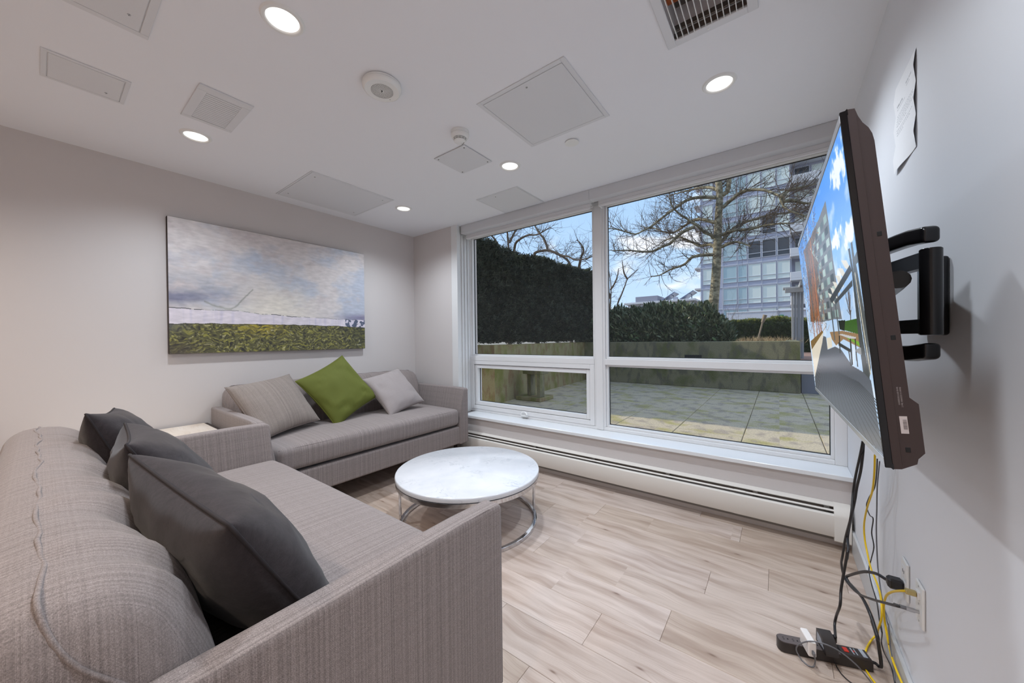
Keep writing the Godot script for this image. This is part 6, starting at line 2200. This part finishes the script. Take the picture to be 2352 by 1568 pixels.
func build_laurel(r: RandomNumberGenerator) -> void:
	var t := thing("laurel_shrub", "broad glossy dark green laurel shrub filling the planter", "shrub", Vector3(-2.6, 0.98, -9.9))
	var bump := noise(19, 1.3, 3)
	var surf := func(u: float, v: float) -> Array:
		# u along the planter, v over the mound from front foot to rear
		var x := lerpf(-4.75, -0.85, u)
		var end := pow(clampf((x + 1.75) / 0.9, 0.0, 1.0), 2.0)
		var hgt := (0.93 + 0.14 * bump.get_noise_2d(x * 1.1, 3.0)) * (1.0 - 0.78 * end)
		var an := v * PI * 0.62
		var rad := 1.0 + 0.12 * bump.get_noise_2d(x * 2.0, v * 4.0)
		var p := Vector3(x, 1.0 + hgt * sin(an) * rad, -9.95 + 0.62 * (1.0 - 0.3 * end) * cos(an) * rad)
		var nn := Vector3(0.35 * end, sin(an) * 0.62, cos(an)).normalized()
		return [p, nn]
	var b := world_mb(t)
	var rows := []
	for j in 15:
		var row := PackedVector3Array()
		for i in 33:
			var q: Array = surf.call(i / 32.0, j / 14.0)
			row.append(q[0] - q[1] * 0.10)
		rows.append(row)
	b.grid(rows)
	part("core", b, M.yew_core, t)
	var small := leaf_mesh(0.125, 0.042, 0.35)
	var leaves := []
	for i in 4:
		var lm := leaf_mesh(0.145, 0.050, 0.30)
		lm.surface_set_material(0, M["laurel_%d" % i])
		leaves.append(lm)
	var places := []
	var tints := PackedColorArray()
	for k in 5200:
		var u := r.randf()
		var v := r.randf()
		var q: Array = surf.call(u, v)
		var nrm: Vector3 = q[1]
		# leaves stand in whorls, pointing out and up
		var up := (nrm * 0.75 + Vector3(r.randf_range(-0.8, 0.8), r.randf_range(-0.1, 1.0), r.randf_range(-0.5, 0.6))).normalized()
		var at: Vector3 = q[0] + nrm * r.randf_range(-0.10, 0.06) - t.position
		var tr := facing(at, up, r.randf() * TAU, r.randf_range(0.75, 1.3))
		if k < 300 and v > 0.05 and v < 0.8:
			var o := MeshInstance3D.new()
			o.name = "leaf"
			o.mesh = leaves[k % 4]
			o.transform = Transform3D(tr.basis, tr.origin + nrm * 0.05)
			t.add_child(o, true)
		else:
			places.append(tr)
			var tone := Color(0.05, 0.085, 0.04).lerp(Color(0.30, 0.34, 0.22), pow(r.randf(), 1.4))
			tints.append(tone)
	scatter("foliage", t, small, M.laurel_leaf, places, tints)


func build_trees() -> void:
	var r := RandomNumberGenerator.new()
	r.seed = 606
	var t := thing("plane_tree", "large bare tree with mottled trunk rising out of the planter", "tree", Vector3(-1.30, 0.7, -10.2))
	var b := world_mb(t)
	var path := curve(TRUNK, 0.15)
	var rad := []
	for i in path.size():
		rad.append(lerpf(0.135, 0.050, pow(float(i) / (path.size() - 1), 0.8)))
	b.tube(path, rad, 16)
	part("trunk", b, M.bark, t)
	var tw := world_mb(t)
	limb(t, LEADER, 0.060, 0.030, M.bark, tw, 0.16, 0.6, r, 2, 0.008)
	for l in LIMBS:
		limb(t, l, 0.046, 0.012, M.bark, tw, 0.042, 0.66, r, 2, 0.0085)
	var top: Array = TRUNK.slice(5)
	for i in top.size() - 1:
		for k in 8:
			twigs(tw, top[i].lerp(top[i + 1], r.randf()), Vector3(r.randf_range(-1, 1), r.randf_range(0.0, 0.8), r.randf_range(-1, 1)), r.randf_range(0.7, 1.4), 0.011, 3, r, 0.03)
	var o := part("twigs", tw, M.twig, t)
	o.set_meta("kind", "stuff")
	t = thing("bare_tree", "bare spreading tree standing behind the tall dark hedge", "tree", Vector3(-10.2, 0.3, -16.0))
	tw = world_mb(t)
	for l in LIMBS_B:
		limb(t, l, 0.075, 0.020, M.far_twig, tw, 0.11, 1.0, r, 2, 0.014)
	b = world_mb(t)
	b.tube(curve([Vector3(-10.3, 0.3, -16.0), Vector3(-10.4, 2.6, -16.0), Vector3(-10.42, 4.2, -16.0), LIMBS_B[3][0]], 0.3), [0.16, 0.15, 0.15, 0.14, 0.14, 0.13, 0.13, 0.12, 0.12, 0.11, 0.11, 0.10, 0.10, 0.09, 0.09, 0.08, 0.08, 0.08, 0.08, 0.08, 0.08, 0.08, 0.08, 0.08, 0.08, 0.08, 0.08, 0.08, 0.08, 0.08, 0.08, 0.08, 0.08, 0.08, 0.08, 0.08, 0.08, 0.08, 0.08, 0.08], 10)
	b.tube([Vector3(-12.2, 0.3, -16.0), Vector3(-12.19, 5.43, -16.0)], [0.14, 0.08], 10)
	b.tube([Vector3(-7.95, 0.3, -16.0), LIMBS_B[5][0]], [0.12, 0.07], 10)
	b.tube([Vector3(-8.3, 0.3, -16.0), LIMBS_B[6][0]], [0.10, 0.07], 10)
	b.tube([LIMBS_B[1][0] + Vector3(0.6, -1.8, 0), LIMBS_B[1][0]], [0.08, 0.07], 8)
	b.tube([LIMBS_B[7][0] + Vector3(-0.3, -1.8, 0), LIMBS_B[7][0]], [0.08, 0.07], 8)
	part("trunk", b, M.far_twig, t)
	o = part("twigs", tw, M.far_twig, t)
	o.set_meta("kind", "stuff")
	t = thing("bare_tree", "slender bare tree beyond the laurel next to the window mullion", "tree", Vector3(-9.3, 0.0, -24.0))
	tw = world_mb(t)
	for l in LIMBS_C:
		limb(t, l, 0.07, 0.020, M.far_twig, tw, 0.22, 1.0, r, 2, 0.013)
	b = world_mb(t)
	b.tube([Vector3(-9.5, 0.0, -24.0), LIMBS_C[0][0]], [0.12, 0.075], 10)
	b.tube([Vector3(-9.1, 0.0, -24.0), LIMBS_C[1][0]], [0.10, 0.075], 10)
	part("trunk", b, M.far_twig, t)
	o = part("twigs", tw, M.far_twig, t)
	o.set_meta("kind", "stuff")
	t = thing("bare_shrub", "small leafless shrub in front of the far white wall", "shrub", Vector3(-2.6, -0.26, -25.0))
	tw = world_mb(t)
	for k in 16:
		twigs(tw, Vector3(-2.6 + r.randf_range(-0.9, 0.9), -0.27, -25.0 + r.randf_range(-0.4, 0.4)), Vector3(r.randf_range(-0.6, 0.6), 1.2, r.randf_range(-0.4, 0.4)), r.randf_range(1.9, 3.0), 0.016, 3, r, 0.05)
	o = part("twigs", tw, M.far_twig, t)
	o.set_meta("kind", "stuff")


func build_far_buildings() -> void:
	# white garden wall with a green exit sign
	var t := thing("boundary_wall", "long pale boundary wall in front of the tower", "wall", Vector3(-0.5, 0, -30.1))
	var b := world_mb(t)
	b.box(Vector3(-3.0, -0.2, -30.3), Vector3(-0.05, 2.86, -30.0), 0.02)
	b.box(Vector3(0.0, -0.2, -30.35), Vector3(7.0, 3.0, -30.05), 0.02)
	part("wall", b, M.far_wall, t)
	b = world_mb(t)
	b.box(Vector3(-3.02, 2.84, -30.36), Vector3(7.0, 2.93, -29.97), 0.01)
	part("coping", b, M.tower_slab, t)
	b = world_mb(t)
	b.box(Vector3(-0.02, -0.2, -30.0), Vector3(0.03, 2.9, -29.95))
	part("joint", b, M.far_dark, t)
	t = thing("exit_sign", "small green exit sign on the pale boundary wall", "sign", Vector3(0.12, 2.5, -29.97))
	b = world_mb(t)
	b.box(Vector3(-0.02, 2.42, -30.04), Vector3(0.28, 2.60, -29.96), 0.02)
	part("panel", b, M.exit_green, t)
	b = world_mb(t)
	b.box(Vector3(0.07, 2.46, -29.965), Vector3(0.11, 2.56, -29.95))
	b.box(Vector3(0.12, 2.50, -29.965), Vector3(0.20, 2.53, -29.95))
	part("pictogram", b, M.white_plastic, t)
	# glass tower
	t = thing("apartment_tower", "blue grey glass apartment tower behind the bare tree", "building", Vector3(0, 0, -60))
	b = world_mb(t)
	b.box(Vector3(-8.85, -0.3, -78.0), Vector3(1.35, 33.0, -57.10))
	b.box(Vector3(1.35, -0.3, -78.0), Vector3(12.0, 33.0, -58.60))
	part("body", b, M.tower_spandrel, t)
	var cols := [[-8.62, -7.30], [-6.13, -4.50], [-4.38, -3.34], [-3.22, -1.80], [-1.68, -0.20], [-0.08, 1.22]]
	for f in range(-1, 10):
		var y0 := 5.57 + 2.98 * f
		# ledge line of each storey
		b = world_mb(t)
		b.box(Vector3(-8.90, y0 - 0.62, -57.10), Vector3(1.36, y0 - 0.52, -57.03))
		part("ledge", b, M.tower_frame, t)
		for ci in cols.size():
			var q: Array = cols[ci]
			var w := MB.new()
			w.xf = Transform3D(Basis.IDENTITY, -t.position)
			pane_frame(w, q[0], q[1], y0, y0 + 2.28, 0.06, -57.11, -57.0, 0.0)
			w.box(Vector3(q[0] + 0.06, y0 + 0.60, -57.11), Vector3(q[1] - 0.06, y0 + 0.67, -57.0))
			var win := part("window", w, M.tower_frame, t)
			var kind := "blind_pane"
			if ci == 1 or ci == 2:
				kind = "clear_pane"
			if f == 2 and ci > 2:
				kind = "dark_pane"
			if f == 3 and ci == 4:
				kind = "dark_pane"
			w = MB.new()
			w.xf = Transform3D(Basis.IDENTITY, -t.position)
			w.box(Vector3(q[0] + 0.05, y0 + 0.64, -57.10), Vector3(q[1] - 0.05, y0 + 2.24, -57.06))
			part("pane", w, M[kind], win)
			w = MB.new()
			w.xf = Transform3D(Basis.IDENTITY, -t.position)
			w.box(Vector3(q[0] + 0.05, y0 + 0.04, -57.10), Vector3(q[1] - 0.05, y0 + 0.62, -57.07))
			part("pane", w, M["clear_pane" if ci in [1, 2] else kind], win)
		# balconies at the right, slab edges at the left
		b = world_mb(t)
		b.box(Vector3(1.20, y0 - 0.50, -58.6), Vector3(12.0, y0 - 0.20, -56.2), 0.03)
		b.box(Vector3(1.20, y0 - 0.22, -56.32), Vector3(12.0, y0 + 0.55, -56.2), 0.03)
		part("balcony", b, M.tower_slab, t)
		for x in [1.7, 3.4, 5.1, 6.8]:
			var w := MB.new()
			w.xf = Transform3D(Basis.IDENTITY, -t.position)
			pane_frame(w, x, x + 1.55, y0 - 0.15, y0 + 2.2, 0.07, -58.62, -58.5, 0.0)
			var win := part("window", w, M.tower_frame, t)
			w = MB.new()
			w.xf = Transform3D(Basis.IDENTITY, -t.position)
			w.box(Vector3(x + 0.05, y0 - 0.10, -58.6), Vector3(x + 1.50, y0 + 2.15, -58.56))
			part("pane", w, M["blind_pane" if (f + int(x)) % 3 else "dark_pane"], win)
		b = world_mb(t)
		b.box(Vector3(-9.75, y0 - 0.55, -60.0), Vector3(-8.86, y0 - 0.30, -57.3), 0.03)
		part("side_balcony", b, M.tower_slab, t)
	for x in [-8.92, -7.24, -6.2, -4.44, -3.28, -1.74, -0.14, 1.30]:
		b = world_mb(t)
		b.box(Vector3(x, -0.3, -57.12), Vector3(x + 0.05, 33.0, -57.02))
		part("fin", b, M.tower_frame, t)
	# low building far away with solar panels
	t = thing("low_building", "long low white building far away with solar panels on its roof", "building", Vector3(-30, 0, -115))
	b = world_mb(t)
	b.box(Vector3(-37.6, -0.3, -125.0), Vector3(-19.6, 11.4, -110.5))
	b.box(Vector3(-42.0, -0.3, -125.0), Vector3(-37.6, 10.2, -112.0))
	part("wall", b, M.far_wall, t)
	b = world_mb(t)
	b.box(Vector3(-38.4, 11.4, -125.0), Vector3(-18.4, 12.0, -109.2), 0.05)
	part("roof", b, M.tower_slab, t)
	b = world_mb(t)
	b.box(Vector3(-36.0, 12.0, -121.0), Vector3(-29.4, 14.0, -113.0))
	part("roof_house", b, M.far_dark, t)
	for k in 6:
		b = world_mb(t)
		var x := -37.0 + k * 2.9
		pane_frame(b, x, x + 2.1, 8.6, 10.8, 0.12, -110.52, -110.4, 0.0)
		var win := part("window", b, M.tower_frame, t)
		b = world_mb(t)
		b.box(Vector3(x + 0.1, 8.7, -110.52), Vector3(x + 2.0, 10.7, -110.46))
		part("pane", b, M["dark_pane" if k % 2 else "clear_pane"], win)
	for x in [-28.6, -23.6]:
		b = world_mb(t)
		b.extrude(PackedVector2Array([Vector2(x, 12.0), Vector2(x + 4.2, 14.6), Vector2(x + 4.3, 14.4), Vector2(x + 0.4, 11.95)]), 2, -118.0, -112.0)
		part("solar_panel", b, M.solar_panel, t)
		b = world_mb(t)
		b.box(Vector3(x + 3.2, 11.9, -115.2), Vector3(x + 3.4, 13.9, -115.0))
		part("panel_stand", b, M.far_dark, t)
	b = world_mb(t)
	b.box(Vector3(-25.0, 12.0, -115.0), Vector3(-24.0, 13.2, -113.5))
	part("roof_vent", b, M.far_wall, t)
